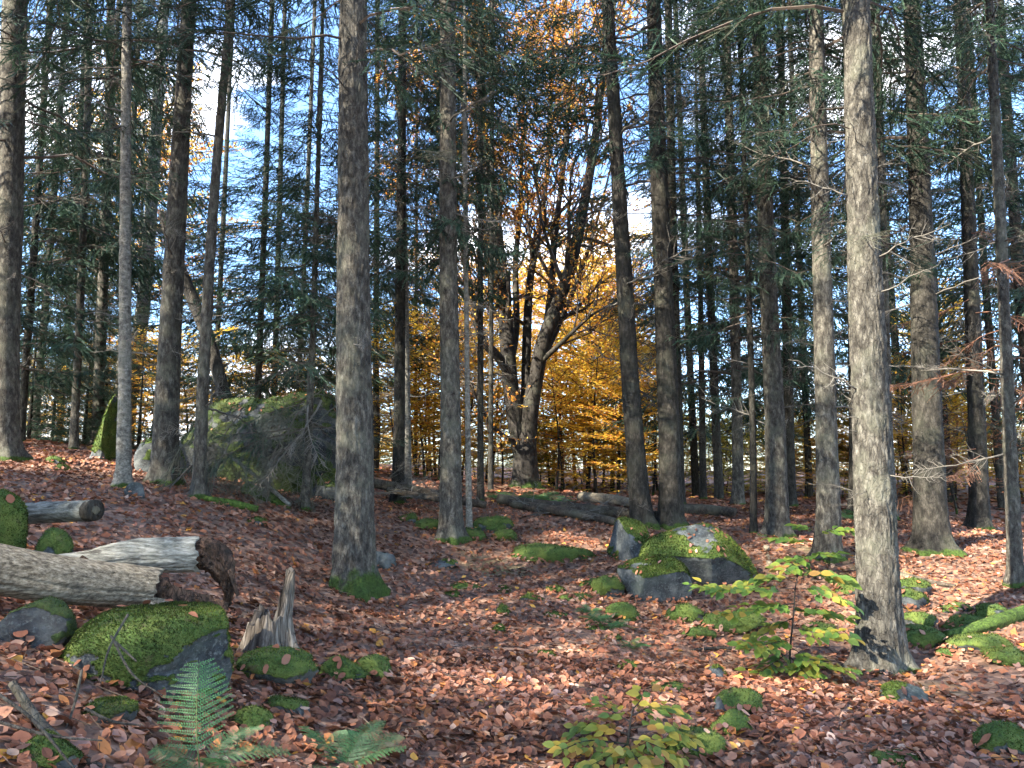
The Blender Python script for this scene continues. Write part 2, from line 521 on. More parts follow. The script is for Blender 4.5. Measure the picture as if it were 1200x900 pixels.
def leaf_verts9(n, length, tilt, r):
    """rounder leaves for the near ground: nine points, eight faces"""
    L = length[:, None]
    w = (0.30 + 0.07 * r.random(n))[:, None] * L
    c = (r.random(n)[:, None] * 0.6 - 0.15) * L * 0.4; c2 = (r.random(n)[:, None] * 0.6 - 0.15) * L * 0.4
    e = (r.random(n)[:, None] * 0.7 - 0.2) * L * 0.4
    z = np.zeros_like(L)
    X = np.concatenate([-L * .5, -L * .3, L * .02, L * .3, L * .52, L * .3, L * .02, -L * .3, z], 1)
    Y = np.concatenate([z, w * .72, w, w * .66, z, -w * .66, -w, -w * .72, z], 1)
    Z = np.concatenate([e * .5, c * .7, c, c * .8 + e * .4, e, c2 * .8 + e * .4, c2, c2 * .7, z], 1)
    V = np.stack([X, Y, Z], -1)
    a = r.random(n) * 2 * math.pi; b = (r.random(n) - .5) * 2 * tilt; g = (r.random(n) - .5) * 2 * tilt
    for ang, i, j in ((b, 0, 2), (g, 1, 2), (a, 0, 1)):
        c_, s_ = np.cos(ang)[:, None], np.sin(ang)[:, None]
        W = V.copy(); W[..., i] = V[..., i] * c_ - V[..., j] * s_; W[..., j] = V[..., i] * s_ + V[..., j] * c_
        V = W
    return V
LEAF_F9 = np.array([[8, k, (k + 1) % 8] for k in range(8)])[:, [0, 2, 1]]
LEAF_F = np.array([[0, 4, 1], [1, 4, 3], [0, 2, 4], [2, 3, 4]])

def slope_at(x, y):
    e = 0.08
    return (hgt(x + e, y) - hgt(x - e, y)) / (2 * e), (hgt(x, y + e) - hgt(x, y - e)) / (2 * e)

def scatter_leaves(n, d0, d1, half, size, tilt, power, near=False):
    u = rng.random(n)
    d = (d0 ** power + u * (d1 ** power - d0 ** power)) ** (1 / power)
    az = (rng.random(n) * 2 - 1) * half
    x, y = d * np.sin(az), d * np.cos(az)
    pch = fbm(np.stack([x, y, x * 0], 1) * 1.7, 3, 31)
    keep = rng.random(n) < np.clip(0.95 + pch * 0.9, 0.55, 1)
    x, y = x[keep], y[keep]; n = len(x)
    z = hgt(x, y) + 0.004 + 0.022 * rng.random(n)
    L = size * (0.5 + 1.0 * rng.random(n) ** 1.3) * (1 + 0.02 * np.hypot(x, y))
    V = (leaf_verts9 if near else leaf_verts)(n, L, tilt, rng); nv = V.shape[1]
    sx, sy = slope_at(x, y)
    V[..., 2] += V[..., 0] * sx[:, None] + V[..., 1] * sy[:, None]
    V += np.stack([x, y, z], 1)[:, None]
    c = PAL[rng.choice(len(PAL), n, p=PALW)] * (0.75 + 0.45 * rng.random((n, 1)))
    ton = fbm(np.stack([x, y, x * 0 + 4], 1) * 1.1, 4, 61); wet = fbm(np.stack([x, y, x * 0 + 9], 1) * .45, 3, 67)
    c = c * (np.clip(1.0 + 1.1 * ton, .45, 1.6) * np.clip(1.0 + .7 * wet, .6, 1.3))[:, None]
    C = np.repeat(c[:, None], nv, 1); C[:, -1] *= 0.84
    F = (np.arange(n)[:, None, None] * nv + (LEAF_F9 if near else LEAF_F)[None]).reshape(-1, 3)
    return V.reshape(-1, 3), F, C.reshape(-1, 3)
lit = Acc()
for a_ in ((31000, 2.0, 6.5, 0.80, 0.051, 0.75, 2.0, True), (74000, 6.5, 18.0, 0.76, 0.054, 0.7, 1.5), (20000, 18.0, 36.0, 0.74, 0.12, 0.4, 1.2)):
    v_, f_, c_ = scatter_leaves(*a_)
    lit.add(v_, f_, c_)
litter = link("fallen_leaves", acc_mesh("fallen_leaves", lit, M_LITTER, False), ground)
tag(litter, "copper and brown beech leaves carpeting the forest floor", None, None, "stuff")

# the leaves that show largest lie singly
lv = []
for k in range(30):
    a_ = Acc()
    r_ = np.random.default_rng(500 + k)
    # a finer leaf: midrib fold, seven points a side
    t = np.linspace(0, 1, 8); w = np.sin(np.pi * t ** 0.85) * 0.32
    curl = r_.uniform(-.25, .45); fold = r_.uniform(.05, .35); tw = r_.uniform(-.3, .3)
    mid = np.stack([t - .5, 0 * t, curl * (t - .5) ** 2], 1)
    lf = np.stack([t - .5, w, curl * (t - .5) ** 2 + w * fold + tw * w * t], 1)
    rt = np.stack([t - .5, -w, curl * (t - .5) ** 2 + w * fold - tw * w * t], 1)
    V = np.concatenate([mid, lf, rt]); q = []
    for i in range(7):
        q.append([i, i + 1, 9 + i, 8 + i]); q.append([i, 16 + i, 17 + i, i + 1])
    c = PAL[r_.choice(len(PAL), p=PALW)] * r_.uniform(.85, 1.25)
    cc = np.tile(c, (24, 1)); cc[:8] *= 0.8
    a_.add(V, np.array(q), cc)
    lv.append(acc_mesh("leaf", a_, M_LITTER))
cnt = 0
while cnt < 290:
    px = rng.uniform(-40, 1240); py = 905 - 150 * rng.random() ** 1.6
    if px < 330 and py < 780: continue
    g = G(px, py, 9.0)
    sx, sy = slope_at(g[:1], g[1:2])
    nrm = Vector((-sx[0] + rng.normal(0, .3), -sy[0] + rng.normal(0, .3), 1)).normalized()
    q = nrm.to_track_quat('Z', 'X') @ Matrix.Rotation(rng.uniform(0, 6.28), 3, 'Z').to_quaternion()
    o = link("leaf", lv[cnt % 30], ground, (g[0], g[1], g[2] + 0.022 + .012 * rng.random()), q, rng.uniform(.045, .075))
    cnt += 1

# ------------------------------------------------------------------ stems
def stem_acc(path, rad, sides, rough=0.0, bark=0.0, flare=0.0, seed=0, lobes=5, fine=None, groove=0.0):
    """trunk surface: slow unevenness, bark plates, root flare in the lowest half metre (s measured from the foot)"""
    ph = (seed * 1.7) % 6.28
    def disp(TH, S, r):
        x = np.cos(TH) * 1.0; y = np.sin(TH) * 1.0
        q = np.stack([x.ravel() * 1.3 + seed, y.ravel() * 1.3, S.ravel() * 1.1], 1)
        d = r * rough * fbm(q, 3, seed).reshape(TH.shape)
        if bark > 0:
            rr = r
            q = np.stack([(x * rr).ravel() * 26, (y * rr).ravel() * 26, S.ravel() * 7.5], 1)
            a = fbm(q + 3.0 * fbm(q * .35, 2, seed + 3)[:, None], 3, seed + 7)
            ridge = (1 - np.abs(a) * 2.4).clip(-1, 1)
            d = d - bark * ridge.reshape(TH.shape).clip(0, 1)
        if groove > 0:
            q = np.stack([x.ravel() * 5.5, y.ravel() * 5.5, S.ravel() * .8 + seed], 1)
            g_ = 1 - np.abs(fbm(q, 3, seed + 13)) * 5.5
            d = d - r * groove * g_.clip(0, 1).reshape(TH.shape)
            for kx in range(int(3)):
                s0 = (seed * .37 + kx * .41) % 1 * S.max(); t0 = (seed * 2.1 + kx * 2.4) % 6.28
                d = d + r * .10 * np.exp(-(((S - s0) / .05) ** 2 + (np.angle(np.exp(1j * (TH - t0))) / .35) ** 2))
        if flare > 0:
            s2 = np.maximum(S - 0.35, 0)
            lob = 0.55 + 0.75 * np.clip(np.cos(lobes * TH + ph) + .5 * np.cos((lobes - 2) * TH + 2 * ph), 0, 2) 
            d = d + r * flare * (1.25 * np.exp(-s2 / 0.10) + .35 * np.exp(-s2 / .28)) * lob + r * 0.10 * np.exp(-s2 / 0.7)
        return d
    return tube(path, rad, sides, True, disp)

def trunk_path(B, pix, Ht, step):
    """from the foot B through picture points at B's distance, straight on to height Ht above the foot"""
    Y = B[1]
    pl = [np.array(B)] + [P(a, b, Y) for a, b in pix]
    d = unit(pl[-1] - pl[-2]); d = unit(d * 0.6 + np.array([0, 0, .4]))
    top = pl[-1]
    while top[2] - B[2] < Ht:
        top = top + d * 2.0; pl.append(top)
    p = np.array(pl)
    d0 = unit(p[1] - p[0])
    p = np.concatenate([[p[0] - d0 * 0.35], p])     # the foot is sunk in the soil
    L = np.linalg.norm(np.diff(p, axis=0), axis=1).sum()
    return smooth_path(p, int(L / step) + 2)

# ------------------------------------------------------------------ twigs and boughs
def ribbon(p0, p1, w):
    """thin twig: a three-sided stick"""
    d = unit(p1 - p0); a = unit(np.cross(d, [0.3, 0.2, 1.0])); b = np.cross(d, a)
    V = np.array([p0 + a * w, p0 - a * .5 * w + b * .87 * w, p0 - a * .5 * w - b * .87 * w, p1])
    return V, np.array([[0, 1, 3], [1, 2, 3], [2, 0, 3]])

def dead_branch_mesh(seed, n_sub, sag, name="dead_branch", fork=0.45, col=(.13, .118, .10), r0=.013):
    r = np.random.default_rng(seed)
    a = Acc()
    t = np.linspace(0, 1, 9)
    wig = np.cumsum(r.normal(0, .022, (9, 2)), 0)
    main = np.stack([t, wig[:, 0] + .0 * t, wig[:, 1] - sag * t ** 1.8], 1)
    V, F = tube(main, r0 * (1 - .85 * t), 5)
    c = np.array(col) * r.uniform(.75, 1.3)
    a.add(V, F, c)
    for k in range(n_sub):
        u = r.uniform(.15, .98); i = int(u * 8)
        p0 = main[i] * (1 - (u * 8 - i)) + main[min(i + 1, 8)] * (u * 8 - i)
        sd = 1 if k % 2 else -1
        ang = r.uniform(.5, 1.15) * sd
        L = fork * (1.05 - u * .75) * r.uniform(.35, 1.0)
        d = np.array([math.cos(ang), math.sin(ang), r.uniform(-.55, .15)])
        p1 = p0 + unit(d) * L * .5; p2 = p1 + unit(d + np.array([.3, 0, r.uniform(-.5, .1)])) * L * .5
        V, F = tube(np.array([p0, p1, p2]), [r0 * .4, r0 * .28, r0 * .1], 3, False)
        a.add(V, F, c * r.uniform(.8, 1.2))
        for _ in range(3):
            q0 = p0 + (p2 - p0) * r.uniform(.2, .95)
            V, F = ribbon(q0, q0 + r.normal(0, 1, 3) * [.09, .09, .05] * (fork / .45) + unit(d) * .05, r0 * .17)
            a.add(V, F, c * r.uniform(.8, 1.3))
    return acc_mesh(name, a, M_TWIG)
DEAD = [dead_branch_mesh(40 + k, 3 + 3 * k, .05 + .05 * (k % 4)) for k in range(8)]
DEAD_HANG = [dead_branch_mesh(80 + k, 26 + 4 * k, .25 + .12 * k, col=(.095, .094, .068), fork=.6, r0=.009) for k in range(4)]

def needle_tris(p0, p1, spacing, ln, wd, r):
    L = np.linalg.norm(p1 - p0); n = max(4, int(L / spacing)) * 2
    ax = unit(p1 - p0)
    t = r.random(n)
    b = p0 + (p1 - p0) * t[:, None]
    s = unit(np.cross(ax, [0, 0, 1.0]) + 1e-6); u = np.cross(s, ax)
    sd = np.where(np.arange(n) % 2, 1.0, -1.0)
    d = ax * r.uniform(.25, .8, (n, 1)) + s * (sd * r.uniform(.4, 1, n))[:, None] + u * r.uniform(-.35, .6, (n, 1))
    d = unit(d)
    l = ln * r.uniform(.7, 1.25, (n, 1))
    V = np.stack([b - ax * wd * .5, b + ax * wd * .5, b + d * l], 1).reshape(-1, 3)
    return V, np.arange(3 * n).reshape(-1, 3)

G_DARK = np.array([.022, .046, .032]); G_MID = np.array([.042, .080, .048]); G_TIP = np.array([.10, .145, .06]); G_GREY = np.array([.095, .10, .07])
def brush(p0, p1, w, r):
    """the close-set needles of a twig: two crossed tapering blades"""
    ax = unit(p1 - p0); s = unit(np.cross(ax, [0, 0, 1.0]) + 1e-6); u = np.cross(s, ax)
    k = r.uniform(-.5, .5); s, u = s * math.cos(k) + u * math.sin(k), u * math.cos(k) - s * math.sin(k)
    m = p0 + (p1 - p0) * .55
    V, F = [], []
    for d in (s, u * .8):
        n = len(V); V += [p0 - d * w * .35, p0 + d * w * .35, m + d * w * .5, m - d * w * .5, p1]
        F += [[n, n + 1, n + 2], [n, n + 2, n + 3], [n + 3, n + 2, n + 4]]
    return np.array(V), np.array(F)

def bough(seed, L=1.8, nsec=15, droop=.28, hang=.35, spacing=.021, ln=.026, wd=.0075, tone=1.0, bare=.25, bw=.0115):
    r = np.random.default_rng(seed)
    a = Acc()
    t = np.linspace(0, 1, 8)
    wig = np.cumsum(r.normal(0, .03, (8, 2)), 0)
    main = np.stack([t * L, wig[:, 0] * L, wig[:, 1] * L * .6 - droop * L * t ** 1.5 + .18 * L * t ** 3], 1)
    V, F = tube(main, .012 * (1 - .85 * t) * L / 1.8, 4, False)
    a.add(V, F, np.array([.09, .07, .055]))
    for k in range(nsec * 2):
        u = bare + (1 - bare) * (k + r.random()) / (nsec * 2)
        x = u * 7; i = min(int(x), 6); p0 = main[i] * (1 - x + i) + main[i + 1] * (x - i)
        sd = 1 if k % 2 else -1
        l = L * (.40 * (1 - u) ** .8 + .09) * r.uniform(.55, 1.15)
        ang = r.uniform(.65, 1.05) * sd
        d = np.array([math.cos(ang), math.sin(ang), -hang * r.uniform(.2, 1.6)])
        p1 = p0 + unit(d) * l * .55
        p2 = p1 + unit(d + np.array([.2, -.15 * sd, -hang * r.uniform(.2, 1.3)])) * l * .45
        g = (G_DARK + (G_MID - G_DARK) * r.random()) * tone
        if r.random() < .12: g = G_GREY * tone
        V, F = ribbon(p0, p1, .0035); a.add(V, F, np.array([.08, .065, .05]))
        for q0, q1, tp in ((p0 + (p1 - p0) * .15, p1, 0), (p1, p2, .6)):
            V, F = needle_tris(q0, q1, spacing, ln, wd, r)
            n3 = len(V)
            Vb, Fb = brush(q0, q1, bw, r); a.add(Vb, Fb, g * r.uniform(.8, 1.25))
            cc = np.tile(g, (n3, 1)); mixv = (r.random((n3 // 3, 1)) * .5 + .5 * tp * r.random())
            mixv = np.repeat(mixv, 3, 0) * .7
            cc = cc * (1 - mixv) + G_TIP * tone * mixv
            a.add(V, F, cc)
        if l > .22:
            for _ in range(2):
                q0 = p0 + (p1 - p0) * r.uniform(.3, 1); d2 = unit(d + r.normal(0, .6, 3)); q1 = q0 + d2 * l * r.uniform(.25, .45)
                V, F = needle_tris(q0, q1, spacing, ln, wd, r); a.add(V, F, g * r.uniform(.8, 1.5))
                Vb, Fb = brush(q0, q1, bw, r); a.add(Vb, Fb, g * r.uniform(.8, 1.3))
    return a.arrays()

def crown_mesh(seed, Lc, rmax, per_m, boughs, name="crown", low=.65, sparse=0.0, tone=1.0):
    """a spruce crown from its lowest live bough (z = 0) to its tip (z = Lc)"""
    r = np.random.default_rng(seed)
    a = Acc()
    z = 0.0
    while z < Lc:
        k = z / Lc
        nb = per_m * .42 * (.9 if k > .15 else low)
        nb = int(nb + r.random())
        a0 = r.random() * 6.28
        for j in range(nb):
            if r.random() < sparse: continue
            V, F3, F4, C = boughs[r.integers(len(boughs))]
            Lb = rmax * (1 - k) ** .75 * r.uniform(.55, 1.12) + .15
            s = Lb / 1.8
            Wv = V * [s, s, s * r.uniform(.8, 1.3)]
            Wv = roty(Wv, r.uniform(-.12, .22) - .5 * k)
            Wv = rotz(Wv, a0 + j * 6.283 / max(nb, 1) + r.normal(0, .25))
            Wv = Wv + [0, 0, z + r.uniform(-.2, .2)]
            a.add(Wv, [F3, F4], C * r.uniform(.7, 1.3) * tone)
        z += .42
    V, F3, F4, C = a.arrays()
    return mesh_from(name, V, F3, F4, C, M_NEEDLE, False)
BOUGHS = [bough(200 + k, nsec=13 + k % 3, droop=.18 + .07 * (k % 4), hang=.3 + .15 * (k % 3)) for k in range(7)]
BOUGHS_LITE = [bough(300 + k, nsec=13, spacing=.042, ln=.038, wd=.012, bw=.021, hang=.75, droop=.22 + .08 * (k % 3)) for k in range(5)]
CROWNS = [crown_mesh(1, 13.0, 2.8, 12, BOUGHS, sparse=.12), crown_mesh(2, 14.0, 3.1, 12, BOUGHS, sparse=.18)]
CROWNS_LITE = [crown_mesh(11, 14.0, 2.8, 16, BOUGHS_LITE, sparse=.2, low=.9), crown_mesh(13, 15.0, 3.0, 15, BOUGHS_LITE, sparse=.25, low=.9)]
BOUGH_MESH = [mesh_from("needle_bough", v, f3, f4, c, M_NEEDLE, False) for v, f3, f4, c in BOUGHS]

# fallen twigs, too small and many to pick apart
tw = Acc()
n = 1500
d_ = 2.2 + 14 * rng.random(n) ** 1.3; az = (rng.random(n) * 2 - 1) * .8
X_, Y_ = d_ * np.sin(az), d_ * np.cos(az); Z_ = hgt(X_, Y_)
for k in range(n):
    L = rng.uniform(.06, .38); t_ = rng.random() * 6.28
    e = np.array([math.cos(t_) * L, math.sin(t_) * L, 0])
    p0 = np.array([X_[k], Y_[k], Z_[k] + .03]); p1 = p0 + e; p1[2] = H(p1[0], p1[1]) + rng.uniform(.015, .06)
    V, F = ribbon(p0, p1, rng.uniform(.0018, .0045)); tw.add(V, F, np.array([.12, .09, .065]) * rng.uniform(.4, 1.5))
tag(link("twig_litter", acc_mesh("twig_litter", tw, M_TWIG), ground), "thin fallen twigs strewn over the leaves", None, None, "stuff")

SIDE_CROWN = CROWNS_LITE[0]
# ------------------------------------------------------------------ spruces
def at_height(path, z):
    i = int(np.clip(np.searchsorted(path[:, 2], z), 1, len(path) - 1))
    return path[i]

RUSTB = []
for v_, f3_, f4_, c_ in BOUGHS[:4]:
    g_ = c_.mean(1, keepdims=True)
    RUSTB.append(mesh_from('withered_bough', v_, f3_, f4_, np.clip(g_ * [3.4, 1.75, 1.1], 0, .5), M_NEEDLE, False))

def spruce(label, base, pix, wb, wt, Ht, crown=None, dead=12, zr=(1.2, 7.5), fine=0, mat=None, name="spruce_tree", live=0, lz=(2.5, 6), hang=0,
           group="spruces of the stand", dscale=(.35, 1.3), seed=None, far=60.0, B=None, rust=0):
    seed = seed if seed is not None else int(base[0] * 7 + base[1]) % 9973
    r = np.random.default_rng(seed)
    B = G(base[0], base[1], far) if B is None else np.array(B)
    step = {2: 0.032, 1: 0.06, 0: 0.2}[fine]; sides = {2: 110, 1: 36, 0: 14}[fine]
    path = trunk_path(B, pix, Ht, 0.12 if fine else 0.25)
    top_z = P(pix[-1][0], pix[-1][1], B[1])[2]
    if fine:                                            # fine rings as far as the picture reaches, coarse ones above
        zc = top_z + 1.0
        lo = path[path[:, 2] <= zc]; hi = path[path[:, 2] > zc]
        Ls = np.linalg.norm(np.diff(lo, axis=0), axis=1).sum()
        lo2 = smooth_path(lo[::4] if len(lo) > 8 else lo, int(Ls / step))
        path = np.concatenate([lo2, hi[2::4]])
    r0, r1 = pxm(wb, B[1]) / 2, pxm(wt, B[1]) / 2
    z = path[:, 2] - B[2]; zt = top_z - B[2]
    rad = np.where(z < zt, r0 + (r1 - r0) * np.clip(z / zt, 0, 1), r1 * (1 - np.clip((z - zt) / max(Ht - zt, .1), 0, 1)) + .012)
    root = link(name, None, None, tuple(B)); root.empty_display_size = .3
    V, F = stem_acc(path - B, rad, sides, rough=.07, bark={2: .015, 1: .010, 0: 0}[fine], flare=.42 if wb > 12 else .25, seed=seed % 97)
    a = Acc(); a.add(V, F)
    link("trunk", acc_mesh("trunk", a, mat or M_BARK), root)
    tag(root, label, "tree", group)
    def stemr(p): return float(np.interp(p[2], path[:, 2], rad))
    dead = int(dead * 1.5)
    for k in range(dead + hang):
        h = B[2] + r.uniform(*zr)
        p = at_height(path, h)
        az = r.random() * 6.283
        m = DEAD_HANG[r.integers(len(DEAD_HANG))] if k >= dead else DEAD[r.integers(len(DEAD))]
        s = r.uniform(*dscale) * (1.0 if k >= dead or r.random() > .35 else .35)
        q = (Matrix.Rotation(az, 3, 'Z') @ Matrix.Rotation(r.uniform(-.35, .25), 3, 'Y') @ Matrix.Rotation(r.random() * 6.28 if k < dead else 0, 3, 'X')).to_quaternion()
        off = np.array([math.cos(az), math.sin(az), 0]) * max(stemr(p) - .01, 0)
        link("dead_branch", m, root, tuple(p - B + off), q, (s, s, s))
    for k in range(live + rust):
        h = B[2] + r.uniform(*lz); p = at_height(path, h)
        az = r.random() * 6.283; s = r.uniform(.45, 1.0)
        q = (Matrix.Rotation(az, 3, 'Z') @ Matrix.Rotation(r.uniform(-.1, .3), 3, 'Y')).to_quaternion()
        off = np.array([math.cos(az), math.sin(az), 0]) * max(stemr(p) - .01, 0)
        link("needle_bough" if k < live else "withered_bough", BOUGH_MESH[r.integers(len(BOUGH_MESH))] if k < live else RUSTB[r.integers(4)], root, tuple(p - B + off), q, s)
    if crown:
        me, z0, sc = crown
        p = at_height(path, B[2] + z0)
        link("crown", me, root, tuple(p - B), (0, 0, r.random() * 6.28), (sc, sc, max((Ht - z0) / me["len"], .5)))
    return root, path, B
for me, L in zip(CROWNS + CROWNS_LITE, (13, 14, 14, 15)): me["len"] = float(L)
C0, C1 = CROWNS; L0, L1 = CROWNS_LITE; C2, L2 = C0, L0

spruce("stout grey spruce with moss on its root flare, standing alone on the leaf slope", (415, 692), [(416, 560), (414, 300), (414, 0)], 46, 35, 22, (C0, 6.0, 1.0), 9, (1.5, 6), 2, M_BARK_MOSSY, live=2, lz=(4.2, 6.2), dscale=(.25, .8))
spruce("broad spruce trunk with a sunlit lower half beside the green beech sapling", (1032, 784), [(1027, 640), (1013, 300), (1003, 0)], 48, 32, 20, (C1, 6.2, .95), 24, (1.2, 5.2), 2, dscale=(.1, .75), hang=1, live=3, lz=(3.6, 5))
spruce("straight pale-lit spruce in line between the stout grey spruce and the beech", (528, 632), [(528, 480), (525, 250), (525, 0)], 26, 19, 21, (C2, 7.2, .8), 16, (1.4, 7), 1, live=4, lz=(3.6, 6.5), hang=2)
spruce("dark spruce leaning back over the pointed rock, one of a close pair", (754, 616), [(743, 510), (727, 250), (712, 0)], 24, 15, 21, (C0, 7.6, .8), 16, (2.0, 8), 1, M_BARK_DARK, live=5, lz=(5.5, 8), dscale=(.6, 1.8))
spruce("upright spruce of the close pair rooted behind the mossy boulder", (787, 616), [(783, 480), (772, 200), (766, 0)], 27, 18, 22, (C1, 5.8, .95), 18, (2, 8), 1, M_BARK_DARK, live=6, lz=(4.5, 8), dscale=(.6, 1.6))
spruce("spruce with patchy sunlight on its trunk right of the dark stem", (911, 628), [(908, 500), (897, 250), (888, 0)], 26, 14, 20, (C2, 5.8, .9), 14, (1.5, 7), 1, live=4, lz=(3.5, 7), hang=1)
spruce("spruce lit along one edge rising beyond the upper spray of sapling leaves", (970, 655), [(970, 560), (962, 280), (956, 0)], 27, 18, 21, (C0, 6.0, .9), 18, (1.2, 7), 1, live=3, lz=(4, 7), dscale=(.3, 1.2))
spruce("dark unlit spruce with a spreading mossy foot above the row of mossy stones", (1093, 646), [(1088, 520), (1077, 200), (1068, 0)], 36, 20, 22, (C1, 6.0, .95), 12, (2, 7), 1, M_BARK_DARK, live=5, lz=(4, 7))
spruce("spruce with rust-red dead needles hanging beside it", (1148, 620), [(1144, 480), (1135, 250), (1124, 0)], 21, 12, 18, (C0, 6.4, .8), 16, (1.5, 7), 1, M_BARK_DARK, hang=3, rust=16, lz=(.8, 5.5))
spruce("slender smooth grey spruce standing at the edge of the stone row", (1191, 688), [(1185, 560), (1172, 250), (1159, 0)], 16, 11, 17, (C2, 6.2, .7), 16, (1.0, 5.5), 1, dscale=(.3, 1.1), rust=5, lz=(1.8, 4.2))
spruce("thick shaded spruce at the top of the slope above the short mossy log", (4, 538), [(5, 420), (12, 200), (18, 0)], 33, 28, 22, (C1, 4.6, 1.0), 10, (1.5, 7), 1, live=8, lz=(4, 7), hang=2)
spruce("slim pale spruce with a mossy root beside the small grey slab", (145, 572), [(146, 470), (147, 250), (149, 0)], 16, 11, 18, (C2, 5.8, .8), 14, (1.5, 7), 1, M_BARK_PALE, dscale=(.3, 1.0), live=3, lz=(4, 6.5))
spruce("big ridged spruce leaning at the corner of the large overgrown boulder", (193, 566), [(197, 440), (207, 250), (221, 0)], 29, 18, 22, (C0, 6.2, .95), 12, (1.5, 7), 1, live=4, lz=(4.5, 7))
spruce("thin spruce leaning inward in front of the large overgrown boulder", (233, 583), [(238, 450), (251, 230), (270, 0)], 15, 10, 17, (C2, 6.2, .75), 12, (1.0, 6), 1, live=2, lz=(4.5, 6.5), hang=2)
spruce("young spruce pole with dead side twigs before the large overgrown boulder", (358, 598), [(362, 500), (368, 350), (374, 150)], 10, 6, 9, (L1, 2.6, .5), 22, (.5, 4.2), 1, dscale=(.25, .8), live=30, lz=(1.0, 5.0), hang=6)
spruce("pale slanting spruce stem crossing behind the slim pale spruce", (140, 524), [(158, 430), (173, 300), (190, 40)], 18, 12, 20, (L0, 6.5, .8), 8, (1, 7), 0, M_BARK_PALE, far=30)
spruce("short-needled spruce stem behind the upright mossy rock", (114, 524), [(118, 400), (127, 170), (130, 0)], 13, 10, 19, (L1, 4.5, .9), 14, (1, 7), 0, far=30, hang=4)
spruce("narrow spruce stem between the thick shaded spruce and the mossy rock", (86, 527), [(92, 400), (102, 150), (105, 0)], 9, 8, 17, (L0, 4.0, .8), 14, (1, 7), 0, far=30, hang=5)
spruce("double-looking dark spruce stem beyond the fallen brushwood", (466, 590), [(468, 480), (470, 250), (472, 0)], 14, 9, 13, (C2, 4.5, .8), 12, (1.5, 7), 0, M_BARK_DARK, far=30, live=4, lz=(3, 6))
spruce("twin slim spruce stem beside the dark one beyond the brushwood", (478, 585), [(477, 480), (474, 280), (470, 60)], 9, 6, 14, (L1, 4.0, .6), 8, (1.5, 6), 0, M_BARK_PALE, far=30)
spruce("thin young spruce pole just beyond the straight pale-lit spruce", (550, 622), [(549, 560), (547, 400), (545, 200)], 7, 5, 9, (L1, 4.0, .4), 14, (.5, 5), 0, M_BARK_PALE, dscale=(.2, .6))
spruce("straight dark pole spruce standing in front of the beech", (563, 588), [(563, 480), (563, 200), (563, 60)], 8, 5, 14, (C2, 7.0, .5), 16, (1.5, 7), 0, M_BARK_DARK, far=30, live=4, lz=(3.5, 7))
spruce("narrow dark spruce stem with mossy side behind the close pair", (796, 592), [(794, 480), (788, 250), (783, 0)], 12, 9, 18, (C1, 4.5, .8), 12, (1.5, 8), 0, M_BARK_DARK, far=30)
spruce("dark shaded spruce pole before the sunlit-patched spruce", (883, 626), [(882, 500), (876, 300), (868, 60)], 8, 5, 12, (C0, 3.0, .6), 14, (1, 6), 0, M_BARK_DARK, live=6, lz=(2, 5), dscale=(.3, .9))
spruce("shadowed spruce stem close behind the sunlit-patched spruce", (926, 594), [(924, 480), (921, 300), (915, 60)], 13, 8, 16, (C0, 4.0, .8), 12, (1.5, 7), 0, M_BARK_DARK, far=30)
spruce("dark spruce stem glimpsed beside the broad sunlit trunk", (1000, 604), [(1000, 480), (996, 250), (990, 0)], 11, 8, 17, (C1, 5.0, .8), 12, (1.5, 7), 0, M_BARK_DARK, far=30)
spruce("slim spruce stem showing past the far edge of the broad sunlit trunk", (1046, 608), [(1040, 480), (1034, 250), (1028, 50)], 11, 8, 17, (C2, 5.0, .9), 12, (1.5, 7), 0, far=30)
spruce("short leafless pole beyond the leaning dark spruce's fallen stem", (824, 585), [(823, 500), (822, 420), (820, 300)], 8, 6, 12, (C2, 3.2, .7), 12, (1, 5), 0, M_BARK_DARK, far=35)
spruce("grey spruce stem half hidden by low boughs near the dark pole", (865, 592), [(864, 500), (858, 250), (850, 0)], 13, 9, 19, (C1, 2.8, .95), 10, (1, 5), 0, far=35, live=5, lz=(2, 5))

# the stand goes on behind: stems farther off, boughs low enough to screen the sky
LM = [(4, "the thick shaded spruce"), (86, "the narrow spruce stem"), (124, "the upright mossy rock"), (146, "the slim pale spruce"), (197, "the ridged spruce"), (238, "the thin leaning spruce"), (300, "the overgrown boulder"),
      (362, "the young spruce pole"), (415, "the stout grey spruce"), (470, "the brushwood stem"), (527, "the pale-lit spruce"), (563, "the dark pole spruce"), (613, "the old beech"), (745, "the leaning dark spruce"), (785, "the upright pair spruce"),
      (824, "the short pole"), (865, "the half-hidden stem"), (909, "the patch-lit spruce"), (968, "the edge-lit spruce"), (1028, "the broad sunlit trunk"), (1090, "the dark unlit spruce"), (1146, "the rust-needled spruce"), (1187, "the slender spruce")]
def gap(px):
    for (a_, n1_), (b_, n2_) in zip(LM, LM[1:]):
        if a_ <= px < b_: return f"between {n1_} and {n2_}"
    return "beyond the " + (LM[0][1] if px < 50 else LM[-1][1])[4:]
